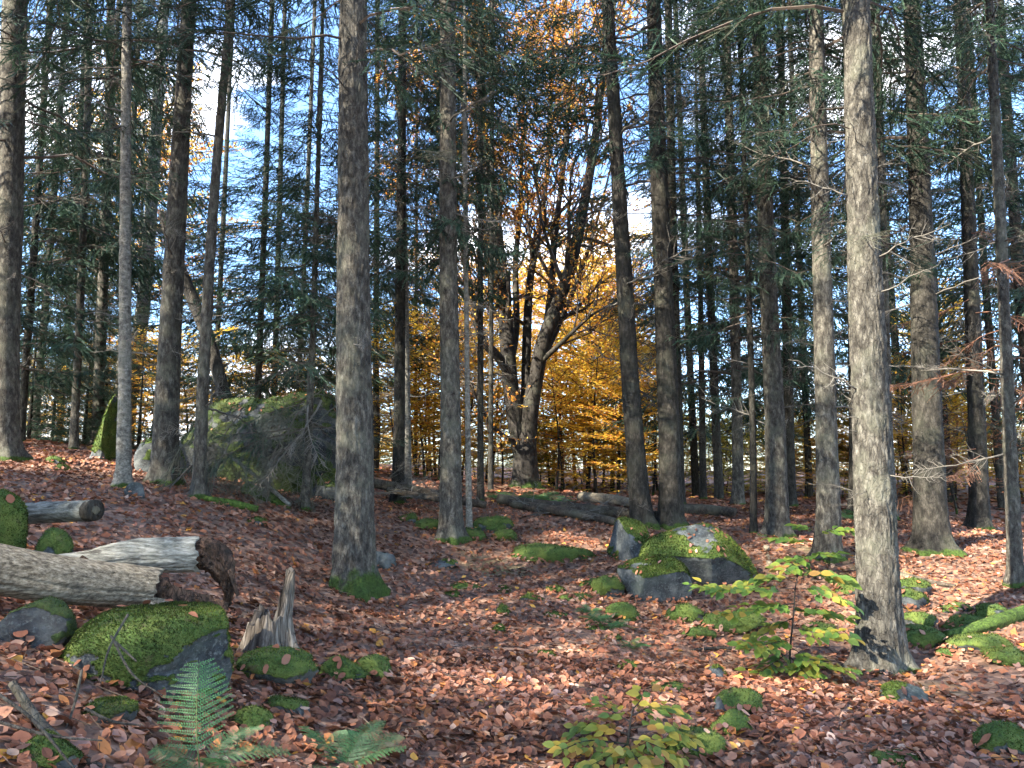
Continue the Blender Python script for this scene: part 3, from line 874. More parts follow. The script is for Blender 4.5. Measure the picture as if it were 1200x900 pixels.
FAR = [(36, 22, .22, 1.8, 12.5), (66, 29, .25, 1.8, 14), (20, 16, .16, 1.4, 9.5), (100, 25, .2, 1.8, 12.5), (132, 20, .16, 2.2, 10.5), (246, 30, .22, 1.8, 12), (298, 18, .16, 2.0, 9.5), (318, 25, .2, 1.8, 11),
       (345, 31, .22, 2.4, 12), (392, 21, .18, 2.2, 10), (440, 23, .2, 3.0, 10.5), (487, 26, .12, 4.0, 11), (575, 17.5, .12, 7.5, 13),
       (815, 25, .24, 2.2, 18), (842, 19, .22, 2.2, 19), (905, 27, .26, 2.8, 19), (948, 25, .22, 3.2, 18), (1018, 22, .22, 3.4, 18), (1062, 29, .3, 3.4, 19),
       (1112, 23, .24, 4.4, 17), (1172, 20, .2, 4.2, 15), (1215, 16, .26, 4.4, 16), (1250, 23, .28, 2.0, 19), (1300, 18, .3, 2.4, 19)]
for k, (px, Y, dia, z0, Ht) in enumerate(FAR):
    d = ray(px, 560); X = d[0] * Y / d[1]
    B = np.array([X, Y, H(X, Y)])
    lab = ("slim" if dia < .2 else "far" if Y < 26 else "distant") + " spruce " + gap(px)
    tx = px - (px - 600) * .07 + rng.normal(0, 5)
    w = dia * FPX / Y
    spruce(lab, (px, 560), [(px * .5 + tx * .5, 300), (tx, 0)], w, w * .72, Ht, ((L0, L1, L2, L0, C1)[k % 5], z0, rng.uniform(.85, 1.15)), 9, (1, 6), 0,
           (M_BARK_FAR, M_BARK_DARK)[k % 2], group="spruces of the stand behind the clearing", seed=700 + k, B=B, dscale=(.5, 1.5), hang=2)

# a belt of young spruces and birch-gold trees downhill beyond the clearing closes the horizon
for px, Y, Ht in ((30, 18, 3.6), (58, 21, 4.4), (96, 19, 3.4), (160, 19, 3.0), (-20, 19, 4.2), (118, 23, 4.5), (205, 20, 2.8)):
    d = ray(px, 560); X = d[0] * Y / d[1]; B = np.array([X, Y, H(X, Y)])
    root = link("spruce_tree", None, None, tuple(B)); a = Acc(); t = np.linspace(0, 1, 8)
    a.add(*tube(np.stack([0 * t, 0 * t, Ht * t - .2], 1), .05 * (1 - .9 * t), 8)); link("trunk", acc_mesh("trunk", a, M_BARK_DARK), root)
    link("crown", L0, root, (0, 0, .1), (0, 0, rng.random() * 6.28), (.5, .5, (Ht - .1) / 14.0))
    tag(root, "small young spruce on the hilltop, " + gap(px), "tree", "young spruces on the hilltop")
for k in range(46):
    px = -80 + k * 30 + rng.uniform(-9, 9); Y = rng.uniform(52, 74)
    d = ray(px, 560); X = d[0] * Y / d[1]
    B = np.array([X, Y, H(X, Y)]); Ht = rng.uniform(4.0, 7.5) + max(0, 1.2 - B[2])
    root = link("spruce_tree", None, None, tuple(B))
    a = Acc(); t = np.linspace(0, 1, 8)
    a.add(*tube(np.stack([0 * t, 0 * t, Ht * t - .2], 1), .11 * (1 - .9 * t), 8)); link("trunk", acc_mesh("trunk", a, M_BARK_DARK), root)
    me = (L0, L1)[k % 2]; s = rng.uniform(.65, .95)
    link("crown", me, root, (0, 0, .15), (0, 0, rng.random() * 6.28), (s, s, (Ht - .1) / me["len"]))
    tag(root, "low spruce in the far belt, " + gap(px), "tree", "young spruces of the far belt")

# unseen spruces added beside and behind the camera, mostly to shade the clearing
SIDE = [(-14, 2.0, 5.0), (-11, -9, 5), (-18, -6.5, 5), (-22, -13, 5), (-7, -6.5, 6), (-20, 7, 6), (-26, 1, 6), (-3.5, -4.5, 6.5), (-11, 5.0, 6), (-15, -14, 5), (-8.5, 2.5, 4.5), (-17, -1, 4), (-5.5, -2.8, 4), (-10, -6, 4.5), (-13, -4.5, 4, 14.5), (-7.5, -4, 4), (12, 3, 5), (9.5, -2, 5)]  # a last value lowers one crown, letting sun onto the broad trunk
for k, (x, y, z0, *hh_) in enumerate(SIDE):
    B = np.array([x, y, H(x, y)])
    Ht = hh_[0] if hh_ else rng.uniform(18, 23)
    path = smooth_path([B - [0, 0, .4], B + [0, 0, Ht * .5], B + [rng.normal(0, .3), rng.normal(0, .3), Ht]], 40)
    root = link("spruce_tree", None, None, tuple(B))
    a = Acc(); a.add(*stem_acc(path - B, .19 * (1 - np.linspace(0, .93, 40)), 16, .07, 0, .4, k)); link("trunk", acc_mesh("trunk", a, M_BARK_FAR), root)
    me = SIDE_CROWN
    link("crown", me, root, (0, 0, z0), (0, 0, rng.random() * 6), (1.15, 1.15, (Ht - z0) / 14.0))
    tag(root, "unseen spruce added beside the clearing for its shade", "tree", "unseen spruces added for shade")

# ------------------------------------------------------------------ broadleaves
YEL = np.array([[.82,.58,.07],[.86,.64,.10],[.76,.48,.05],[.66,.36,.05],[.80,.55,.07]])
ORA = np.array([[.66,.30,.05],[.74,.40,.07],[.55,.21,.05],[.78,.50,.09],[.46,.17,.05]])
GRY = np.array([[.40,.38,.05],[.55,.46,.06],[.26,.30,.045],[.62,.45,.05]])
RUST = np.array([[.26,.10,.045],[.33,.13,.05],[.20,.085,.045]])

def put_leaves(a, base, dirs, size, pal, r, flat=.5):
    n = len(base)
    if not n: return
    d = unit(dirs + r.normal(0, .3, (n, 3)) * [1, 1, .6])
    up = unit(np.array([0, 0, 1.]) + r.normal(0, flat, (n, 3)))
    s = unit(np.cross(d, up)); u = np.cross(s, d)
    L = size * r.uniform(.65, 1.25, (n, 1)); w = L * .33
    mid = base + d * L * .52
    V = np.stack([base, mid + s * w + u * w * .3, base + d * L, mid - s * w + u * w * .3], 1).reshape(-1, 3)
    i = np.arange(n)[:, None] * 4
    F = np.concatenate([i + [0, 1, 2], i + [0, 2, 3]])
    c = pal[r.integers(len(pal), size=n)] * r.uniform(.7, 1.25, (n, 1))
    a.add(V, F, np.repeat(c, 4, 0))

def spray(a, p0, d, L, r, size, pal, twig=(.09, .075, .06), dens=1.0):
    """a flat layered spray of leaves"""
    n = 6
    t = np.linspace(0, 1, n)[:, None]
    sd = unit(np.cross(d, [0, 0, 1.0]) + 1e-6)
    main = p0 + d * L * t + sd * L * .12 * np.sin(t * 3 + r.random() * 6) + np.array([0, 0, 1]) * (-.10 * L * t ** 2 + r.normal(0, .03) * L * t)
    V, F = tube(main, .008 * L * (1 - .8 * t[:, 0]) + .0015, 3, False); a.add(V, F, twig)
    bs, ds = [], []
    ns = max(3, int(L / .11))
    for k in range(ns):
        u = .12 + .88 * (k + r.random()) / ns
        x = u * (n - 1); i = min(int(x), n - 2); q = main[i] + (main[i + 1] - main[i]) * (x - i)
        s = 1 if k % 2 else -1
        dd = unit(d * .75 + sd * s * r.uniform(.5, 1.0) + np.array([0, 0, r.normal(0, .12)]))
        l = L * .42 * (1.1 - u) * r.uniform(.6, 1.2) + .06
        e = q + dd * l
        V, F = ribbon(q, e, .0022 + .001 * L); a.add(V, F, twig)
        m = max(2, int(l / .045 * dens))
        tt = r.random((m, 1))
        bs.append(q + (e - q) * tt)
        ld = dd + unit(np.cross(dd, [0, 0, 1.0])) * np.where(np.arange(m) % 2, .8, -.8)[:, None]
        ds.append(ld)
    put_leaves(a, np.concatenate(bs), np.concatenate(ds), size, pal, r, .35)

def sapling_crown(seed, h, rad, nspr, size, pal, z0=.2, dens=1.0, upright=.25):
    r = np.random.default_rng(seed); a = Acc()
    for k in range(nspr):
        u = (k + r.random()) / nspr
        z = h * (z0 + (1 - z0) * u)
        az = r.random() * 6.283
        L = rad * (.35 + .85 * math.sin(math.pi * (.18 + .80 * (1 - u)) ) ** .8) * r.uniform(.5, 1.15)
        d = unit(np.array([math.cos(az), math.sin(az), upright * r.uniform(-.3, 1.6) + .5 * u]))
        spray(a, np.array([0, 0, z]), d, L, r, size, pal, dens=dens)
    me = acc_mesh("crown", a, M_LEAF, False)
    me["h"] = float(h)
    return me
SAP = {"y": [sapling_crown(21, 5.0, 2.0, 46, .09, YEL, .03, 1.1), sapling_crown(22, 4.0, 1.9, 40, .09, YEL, .03, 1.1)],
       "o": [sapling_crown(23, 5.0, 1.9, 40, .09, np.concatenate([ORA, YEL]), .04, 1.0), sapling_crown(24, 6.0, 2.1, 44, .09, np.concatenate([ORA, YEL, YEL]), .04, 1.0)],
       "g": [sapling_crown(25, 3.0, 1.6, 46, .09, GRY, .02, 1.2)],
       "r": [sapling_crown(26, 3.5, 1.1, 26, .06, RUST, .2)],
       "t": [sapling_crown(27, 11.0, 2.9, 62, .10, np.concatenate([YEL, YEL, ORA[:2]]), .12, 1.0), sapling_crown(28, 10.0, 2.8, 60, .10, np.concatenate([ORA, YEL]), .14, 1.0)]}
SLAB = {"y": "yellow young beech", "o": "orange young beech", "g": "low yellow-green bush", "r": "rust-brown withered young tree", "t": "tall golden beech"}
SGRP = {"y": "yellow young beeches of the understorey", "o": "orange young beeches of the understorey", "g": "yellow-green bushes at the far edge", "r": "rust-brown young trees", "t": "tall gold beeches behind the old beech"}
UNDER = [(440,26,4.2,"y"),(458,21,3.2,"o"),(484,24,3.8,"y"),(502,30,5,"y"),(520,22,3.4,"o"),(545,27,4.4,"y"),(570,30,5,"o"),(585,25,3.4,"o"),(640,27,4.6,"o"),(660,24,3.6,"o"),(676,29,5.2,"y"),
         (694,25,4.2,"o"),(708,32,6,"y"),(722,26,4.2,"y"),(735,21,3.2,"o"),(748,29,5,"y"),(770,31,5.4,"y"),(688,36,10,"t"),(650,33,9.5,"t"),(730,37,10,"t"),(600,35,10,"t"),(545,37,10,"t"),(505,36,9,"t"),
         (800,30,3.6,"y"),(818,26,2.6,"g"),(842,29,3.0,"g"),(862,24,2.2,"g"),(880,31,3.2,"o"),(902,27,2.8,"g"),(928,30,3.6,"o"),(946,25,2.8,"o"),(976,28,3.2,"o"),(1004,25,2.6,"g"),(1030,30,3.8,"o"),(1056,26,3.6,"o"),
         (1078,30,4.8,"o"),(1104,27,6.0,"y"),(1120,24,4.0,"y"),(1118,33,7.6,"o"),(1144,28,3.2,"g"),(1165,23,2.4,"o"),(1192,26,3.6,"y"),(1225,22,3,"o"),(1086,20,2.0,"r"),(1128,15.5,2.3,"r"),(1180,14.5,2.4,"r"),(1108,17,1.9,"r"),
         (22,30,3.0,"y"),(50,27,2.6,"y"),(165,27,3.6,"y"),(172,22,2.8,"o"),(214,23,3.4,"y"),(250,26,3.4,"y"),(288,25,3.4,"y"),(332,24,3.0,"o"),(375,26,3.4,"y"),(405,28,3.6,"o"),
         (150,36,17,"t"),(655,27,7,"o"),(672,31,7.5,"y"),(700,23,5,"y"),(728,28,6.5,"y"),(742,24,4.5,"y"),(650,22,3.5,"o"),(470,28,5.5,"y"),(495,23,4.5,"y"),(512,27,5.5,"o"),(552,24,4.5,"y"),(580,27,6,"y"),(765,26,4.5,"y"),(1098,23,5,"y"),(1112,29,6.5,"y"),(1062,24,4,"o"),(1010,29,4,"o"),(960,27,4,"y"),(690,27,9,"t"),(715,30,10,"t")]
for px in range(-40, 1260, 11):                      # a low fringe of leaves where the clearing ends
    if px < 420 and px % 3: continue
    UNDER.append((px + rng.uniform(-9, 9), rng.uniform(23, 44), rng.uniform(1.2, 3.4), "ygyyo"[rng.integers(5)]))
for k, (px, Y, h, kind) in enumerate(UNDER):
    d = ray(px, 560); X = d[0] * Y / d[1]
    B = np.array([X, Y, H(X, Y)])
    me = SAP[kind][k % len(SAP[kind])]
    root = link("young_beech" if kind != "g" else "leafy_bush", None, None, tuple(B))
    s = h / me["h"]
    t = np.linspace(0, 1, 12)
    path = np.stack([.12 * np.sin(t * 4 + k), .12 * np.cos(t * 3 + k) - .12, -.1 + h * 1.02 * t], 1)
    a = Acc(); a.add(*tube(path, (.008 * h + .012) * (1 - .9 * t), 7)); link("trunk", acc_mesh("trunk", a, M_BEECH), root)
    link("crown", me, root, (0, 0, 0), (0, 0, rng.random() * 6.28), (max(s, .8), max(s, .8), s))
    tag(root, SLAB[kind] + " " + gap(px), "tree" if kind != "g" else "bush", SGRP[kind] if px > 430 or kind != "t" else "tall orange beeches on the hill")

# ------------------------------------------------------------------ the old many-stemmed beech
def old_beech():
    B = G(615, 572); Y = B[1]
    r = np.random.default_rng(5)
    root = link("old_beech_tree", None, None, tuple(B))
    tag(root, "old many-stemmed beech with a dark forked trunk and copper orange crown", "tree")
    def wp(x, y, dy=0.0): return P(x, y, Y + dy)
    tp = smooth_path([B - [0, 0, .4], B, wp(615, 530), wp(614, 505), wp(614, 488)], 60)
    a = Acc(); a.add(*stem_acc(tp - B, np.interp(np.linspace(0, 1, 60), [0, .6, 1], [.36, .32, .10]), 48, .16, .012, .5, 3, 6)); link("trunk", acc_mesh("trunk", a, M_BEECH), root)
    stems = [  # picture points with depth offset, start radius
        ([(611, 530, 0), (603, 480, .1), (597, 440, .1), (592, 370, .3), (585, 300, .6), (577, 230, .8), (566, 150, 1.0), (560, 40, 1.2), (556, -60, 1.4)], .25),
        ([(618, 530, 0), (622, 480, -.1), (628, 440, -.1), (637, 400, -.3), (656, 350, -.4), (672, 300, -.5), (688, 220, -.6), (699, 150, -.8), (712, 40, -1), (720, -40, -1)], .24),
        ([(613, 510, .1), (603, 460, 0), (588, 424, -.5), (566, 397, -.9), (553, 350, -1.3), (541, 280, -1.8), (528, 200, -2), (515, 110, -2.2), (505, 20, -2.3)], .15),
        ([(615, 515, 0), (616, 460, .2), (617, 410, .5), (621, 330, .9), (632, 270, 1.2), (641, 200, 1.5), (646, 110, 1.7), (650, 10, 1.9)], .15),
        ([(592, 372, .3), (580, 335, .6), (570, 295, 1.0), (563, 230, 1.4), (545, 150, 1.8), (535, 60, 2)], .11),
        ([(638, 402, -.3), (645, 350, 0), (651, 270, .2), (661, 190, .5), (668, 110, .7), (676, 20, .9)], .12),
        ([(633, 425, -.2), (662, 398, -.8), (690, 372, -1.2), (716, 356, -1.6)], .08),
        ([(607, 520, 0), (582, 504, -.7), (563, 478, -1.2), (553, 450, -1.5)], .07),
        ([(597, 430, 0), (605, 380, .9), (604, 310, 1.4), (610, 240, 1.8), (612, 150, 2.2), (618, 60, 2.4)], .12),
        ([(627, 440, 0), (655, 380, .8), (680, 320, 1.3), (702, 250, 1.8), (722, 170, 2.2)], .10)]
    cr = Acc()
    pal = np.concatenate([ORA, ORA, YEL[2:4]])
    def grow(p, d, L, rad, depth, leafy):
        n = 4 if depth else 3
        pt = [p]; dd = d
        for i in range(n):
            dd = unit(dd + r.normal(0, .16, 3) + np.array([0, 0, .08]))
            pt.append(pt[-1] + dd * L / n)
        pt = np.array(pt)
        V, F = tube(pt, np.linspace(rad, rad * .45, n + 1), 4 if rad > .012 else 3, False); cr.add(V, F, (.085, .07, .058))
        if depth == 0:
            m = int(5 * leafy + r.random() * 5 * leafy)
            if m:
                tt = r.random(m) * (n - .01); i = tt.astype(int)
                b = pt[i] + (pt[i + 1] - pt[i]) * (tt - i)[:, None]
                put_leaves(cr, b, np.tile(dd, (m, 1)) + r.normal(0, .7, (m, 3)), .078, pal, r, .5)
            return
        for k in range(4 if depth > 1 else 5):
            i = r.integers(1, n + 1)
            nd_ = unit(dd + r.normal(0, .7, 3) + np.array([0, 0, -.05]))
            grow(pt[i], nd_, L * r.uniform(.5, .75), rad * .5, depth - 1, leafy)
    for pts_, r0 in stems:
        pl = [wp(*q) for q in pts_]
        path = smooth_path(pl, 60)
        rad = np.linspace(r0, max(.02, r0 * .18), 60)
        a = Acc(); a.add(*stem_acc(path - B, rad, 14, .12, 0, 0, int(r0 * 100)))
        st = link("stem", acc_mesh("stem", a, M_BEECH), root)
        n = 17 if len(pts_) > 5 else 9
        for k in range(n):
            u = r.uniform(.22, 1.0); i = min(int(u * 59), 58)
            p = path[i]; d = unit(path[i + 1] - path[i])
            zz = p[2]
            leafy = np.clip((zz - 2.5) / 2.2, .6, 3.6)
            grow(p - B, unit(d * .9 + r.normal(0, .55, 3)), r.uniform(1.1, 2.2), rad[i] * .45 + .004, 2, leafy)
    link("crown", acc_mesh("crown", cr, M_LEAF, False), root)
    # a few low green sprays of a spruce grow through it: they belong to the pole spruce in front
old_beech()
# ------------------------------------------------------------------ stones
import bmesh
_ico = {}
SURF = []
def ico(sub):
    if sub not in _ico:
        bm = bmesh.new(); bmesh.ops.create_icosphere(bm, subdivisions=sub, radius=1.0)
        bm.verts.ensure_lookup_table()
        V = np.array([v.co[:] for v in bm.verts]); F = np.array([[v.index for v in f.verts] for f in bm.faces]); bm.free()
        _ico[sub] = (V, F)
    return _ico[sub]

def vnormals(V, F):
    fn = np.cross(V[F[:, 1]] - V[F[:, 0]], V[F[:, 2]] - V[F[:, 0]])
    N = np.zeros_like(V)
    for k in range(3): np.add.at(N, F[:, k], fn)
    return unit(N)

def sstep(x, a, b):
    t = np.clip((x - a) / (b - a), 0, 1)
    return t * t * (3 - 2 * t)

MOSSPAL = np.array([[.035, .062, .012], [.055, .092, .016], [.085, .125, .022], [.028, .05, .013], [.12, .145, .03], [.075, .065, .025]])
def moss_tufts(V, F, mask, n, size, r):
    px0 = r.random() * 50
    """short blades standing on the mossy part of a surface"""
    a, b, c = V[F[:, 0]], V[F[:, 1]], V[F[:, 2]]
    area = np.linalg.norm(np.cross(b - a, c - a), axis=1) * (mask[F].mean(1) > .45)
    if area.sum() <= 0: return None
    f = r.choice(len(F), n, p=area / area.sum())
    u, v = r.random((n, 1)), r.random((n, 1))
    sw = (u + v) > 1; u = np.where(sw, 1 - u, u); v = np.where(sw, 1 - v, v)
    p = a[f] + (b[f] - a[f]) * u + (c[f] - a[f]) * v
    nr = unit(np.cross(b[f] - a[f], c[f] - a[f]))
    d = unit(nr + r.normal(0, .45, (n, 3)) + [0, 0, .15])
    s = unit(np.cross(d, r.normal(0, 1, (n, 3))))
    h = size * r.uniform(.4, 1.1, (n, 1)); w = h * .28
    W = np.stack([p - s * w - nr * h * .2, p + s * w - nr * h * .2, p + d * h], 1).reshape(-1, 3)
    pc = np.clip(.5 + 1.1 * fbm((p + px0) * 3.2, 4, 77)[:, None], 0, 1.1)
    cc = MOSSPAL[r.integers(len(MOSSPAL), size=n)] * r.uniform(.6, 1.1, (n, 1)) * (.45 + 1.15 * pc)
    acc = Acc(); acc.add(W, np.arange(3 * n).reshape(-1, 3), np.repeat(cc, 3, 0))
    return acc_mesh("moss", acc, M_MOSS, False)

def rock(label, px, py, w, h, depth=.8, seed=0, moss=.3, sub=4, cuts=7, rough=.10, name="mossy_stone", group=None, yaw=0.0, Y=None, tufts=None, planes=(), mat=None, tilt=0.0, cat="rock"):
    r = np.random.default_rng(seed + 1000)
    g = G(px, py) if Y is None else P(px, py, Y)
    W = pxm(w, g[1]); D = W * depth
    yc = g[1] + D * .38
    xc = g[0] * yc / g[1]
    zt = P(px, py - h, yc)[2]
    zg = H(xc, yc)
    zs = max(.62 * (zt - zg) + .02, W * .16)
    V, F = ico(sub); V = V.copy()
    pl = [unit(r.normal(0, 1, 3) + [0, 0, .1]) for _ in range(cuts)]
    for nrm in pl:
        c = r.uniform(.55, .86); dt = V @ nrm
        V = V - np.outer(np.maximum(dt - c, 0), nrm) * .93
    for nrm, c in planes:
        nrm = unit(nrm); dt = V @ nrm
        V = V - np.outer(np.maximum(dt - c, 0), nrm) * .97
    V = V / np.array([np.abs(V[:, 0]).max(), np.abs(V[:, 1]).max(), max(V[:, 2].max(), .3)])
    V = roty(V, tilt)
    nn = unit(V)
    V = V * (1 + rough * fbm(V * 1.6 + seed * 3.1, 4, seed)[:, None] + rough * .40 * fbm(V * 6 + seed, 3, seed + 5)[:, None] + rough * .16 * fbm(V * 19 + seed, 2, seed + 6)[:, None])
    V = V * [W / 2, D / 2, zs]
    V = rotz(V, yaw)
    N = vnormals(V, F)
    C = np.array([xc, yc, zt - zs])
    q = (V + C)
    m = .48 * N[:, 2] + .12 + .85 * fbm(q * 2.3 * max(.6, .5 / W), 4, seed + 21) + .25 * fbm(q * 11, 3, seed + 9)
    mask = sstep(m, .55 - moss * 1.25, .78 - moss * 1.25)
    V = V + N * (mask * .012 * max(1, W))[:, None]
    root = link(name, None, None, (xc, yc, zg))
    off = C - np.array([xc, yc, zg])
    SURF.append((V + C, F, N))
    me = mesh_from("stone", V + off, F, np.zeros((0, 4), int), np.repeat(mask[:, None], 3, 1), mat or M_ROCKA)
    body = link("stone_body", me, root)
    nt_ = tufts if tufts is not None else int(900 * min(3, max(.3, w * h / 1500)))
    if nt_:
        t = moss_tufts(V + off, F, mask, nt_, .0036 * g[1] ** .8 * 1.15, r)
        if t: tag(link("moss", t, body), None, None, None, "stuff")
    tag(root, label, cat, group)
    return root, C, (W, D, zs)

def rock_attr_mat(name, stone, mosscol=(.046, .080, .014)):
    m, nt, out = newmat(name)
    ge = nt.nodes.new("ShaderNodeNewGeometry"); ob = ge.outputs['Position']
    at = nd(nt, "ShaderNodeAttribute", _attribute_name="col")
    n1 = noise(nt, ob, 5.0, 7, 0.62); n2 = noise(nt, ob, 42, 5, 0.7); n3 = noise(nt, ob, 1.9, 4, 0.6)
    st = ramp(nt, n1, [(0.34, stone[0]), (0.5, stone[1]), (0.68, stone[2])])
    st = mixc(nt, mrange(nt, n2, 0.52, 0.64, 0, 0.7), st, tuple(1.15 * x for x in stone[2]))
    st = mixc(nt, mrange(nt, n3, 0.52, 0.68, 0, 0.55), st, tuple(x * y for x, y in zip(stone[1], (.9, 1.15, .8))))
    sp = nt.nodes.new("ShaderNodeSeparateColor"); nt.links.new(at.outputs['Color'], sp.inputs[0])
    mk = mrange(nt, math_(nt, 'ADD', sp.outputs[0], math_(nt, 'MULTIPLY', math_(nt, 'SUBTRACT', n2, .5), .9)), .38, .56)
    nm = noise(nt, ob, 60, 4, 0.7); nm2 = noise(nt, ob, 6, 3, 0.6)
    mc = ramp(nt, nm, [(0.3, tuple(x * 0.40 for x in mosscol)), (0.72, tuple(x * 1.5 for x in mosscol))])
    mc = mixc(nt, mrange(nt, nm2, 0.42, 0.68, 0, 0.8), mc, (mosscol[0] * 2.4, mosscol[1] * 1.7, mosscol[2] * 1.8))
    mc = mixc(nt, mrange(nt, noise(nt, ob, 11, 4, .7), .58, .7, 0, .8), mc, (.07, .05, .025))
    base = mixc(nt, mk, st, mc)
    p = nd(nt, "ShaderNodeBsdfPrincipled", Roughness=0.85)
    p.inputs['Specular IOR Level'].default_value = 0.3
    nt.links.new(base, p.inputs['Base Color'])
    hm = math_(nt, 'ADD', math_(nt, 'MULTIPLY', n1, 0.7), math_(nt, 'MULTIPLY', n2, 0.4))
    hm = math_(nt, 'ADD', hm, math_(nt, 'MULTIPLY', math_(nt, 'MULTIPLY', nm, mk), 0.7))
    b = nd(nt, "ShaderNodeBump", Strength=0.75, Distance=0.03)
    nt.links.new(hm, b.inputs['Height']); nt.links.new(b.outputs[0], p.inputs['Normal'])
    nt.links.new(p.outputs[0], out.inputs['Surface'])
    return m
M_ROCKA = rock_attr_mat("lichened_rock", ((.016, .018, .019), (.048, .054, .055), (.125, .133, .125)))
M_ROCKD = rock_attr_mat("shaded_dark_rock", ((.016, .016, .017), (.04, .042, .042), (.085, .09, .085)), (.030, .050, .011))  # darker rock whose moss colour also carries the shade of the boulder's front

# large ones
rock("rounded foreground boulder with thick moss on its back, under the weathered log", 182, 868, 214, 160, .75, 3, .56, 6, 4, .08, "mossy_boulder", Y=4.0, tufts=26000, yaw=.1, tilt=.30, planes=(((.9, -.5, .1), .72),))
rock("large dark boulder overgrown with moss and dead branches behind the thin spruces", 306, 600, 205, 138, .8, 8, .42, 6, 6, .13, "large_boulder", Y=11.9, tufts=16000, mat=M_ROCKD, planes=(((0, -1, -.15), .55),))
rock("upright moss-covered rock leaning behind the slim pale spruce", 124, 536, 36, 74, .8, 14, .45, 5, 4, .12, "mossy_boulder", Y=13.0, tufts=3500, planes=(((1, -.25, .05), .25), ((-.75, -.2, .62), .38)))
rock("big sloping grey slab boulder with moss strips in the middle of the clearing", 822, 700, 140, 84, .75, 21, .30, 6, 4, .07, "large_boulder", Y=9.0, tufts=13000, tilt=.22, planes=(((-.45, -.7, .75), .50), ((.6, -.4, .7), .55), ((-.35, -1, -.8), .34), ((.5, -1, -.5), .45)))
rock("blocky grey boulder with a flat shaded face leaning on the sloping slab", 766, 712, 92, 58, .8, 25, .22, 5, 4, .07, "mossy_boulder", Y=8.5, tufts=6000, tilt=-.15, planes=(((.2, -1, -.45), .42), ((-.2, -.3, 1), .6), ((-.9, -.5, .2), .6)))
rock("pointed lichened rock behind the sloping slab, below the leaning dark spruce", 738, 645, 56, 40, .8, 29, .14, 5, 5, .08, "pointed_rock", Y=10.2, tufts=2500, tilt=-.45, planes=(((-.8, -.5, .5), .4), ((.7, -.5, .6), .5)))
rock("grey corner of rock beside the foot of the big ridged spruce", 186, 574, 60, 62, .7, 33, .10, 5, 5, .1, "grey_rock", Y=11.6, tufts=1500)
rock("low flat-topped dark rock at the foot of the large overgrown boulder", 395, 596, 60, 46, .8, 35, .15, 5, 5, .1, "mossy_rock", Y=12.0, tufts=2000, mat=M_ROCKD)
rock("small grey slab propped beside the slim pale spruce's mossy root", 158, 584, 26, 19, .5, 37, -.3, 4, 6, .05, "grey_slab", tufts=0, planes=(((.2, -.9, .5), .3),))
rock("moss cushion heaped over the butt of the short dark-ended log", -6, 642, 66, 66, .9, 41, .75, 5, 2, .07, "moss_cushion", Y=5.7, tufts=9000, cat="moss")
rock("small yellow-mossed stone between the two upper logs", 62, 645, 44, 24, .8, 43, .5, 4, 3, .08, Y=5.9)
rock("dark stone standing in for the shaded hollow under the weathered log", 34, 770, 96, 66, .8, 51, .35, 5, 6, .12, "dark_stone", Y=4.15, tufts=800, mat=M_ROCKD)  # dark stone added to stand in for the dim hollow under the log
rock("mossy clod at the foot of the leafy bank below the weathered log", 60, 895, 60, 34, .8, 53, .5, 4, 4, .15, "moss_clod", Y=3.0, tufts=2500, cat="moss")
rock("brown mossy root lump on the leafy bank beside the foreground boulder", 128, 850, 56, 28, .8, 55, .35, 4, 4, .2, "moss_clod", Y=3.5, tufts=2000, mat=M_ROCKD, cat="moss")
SM = "moss-covered stone half sunk in the leaf litter of the clearing"
SMG = "small mossy stones in the leaf litter"
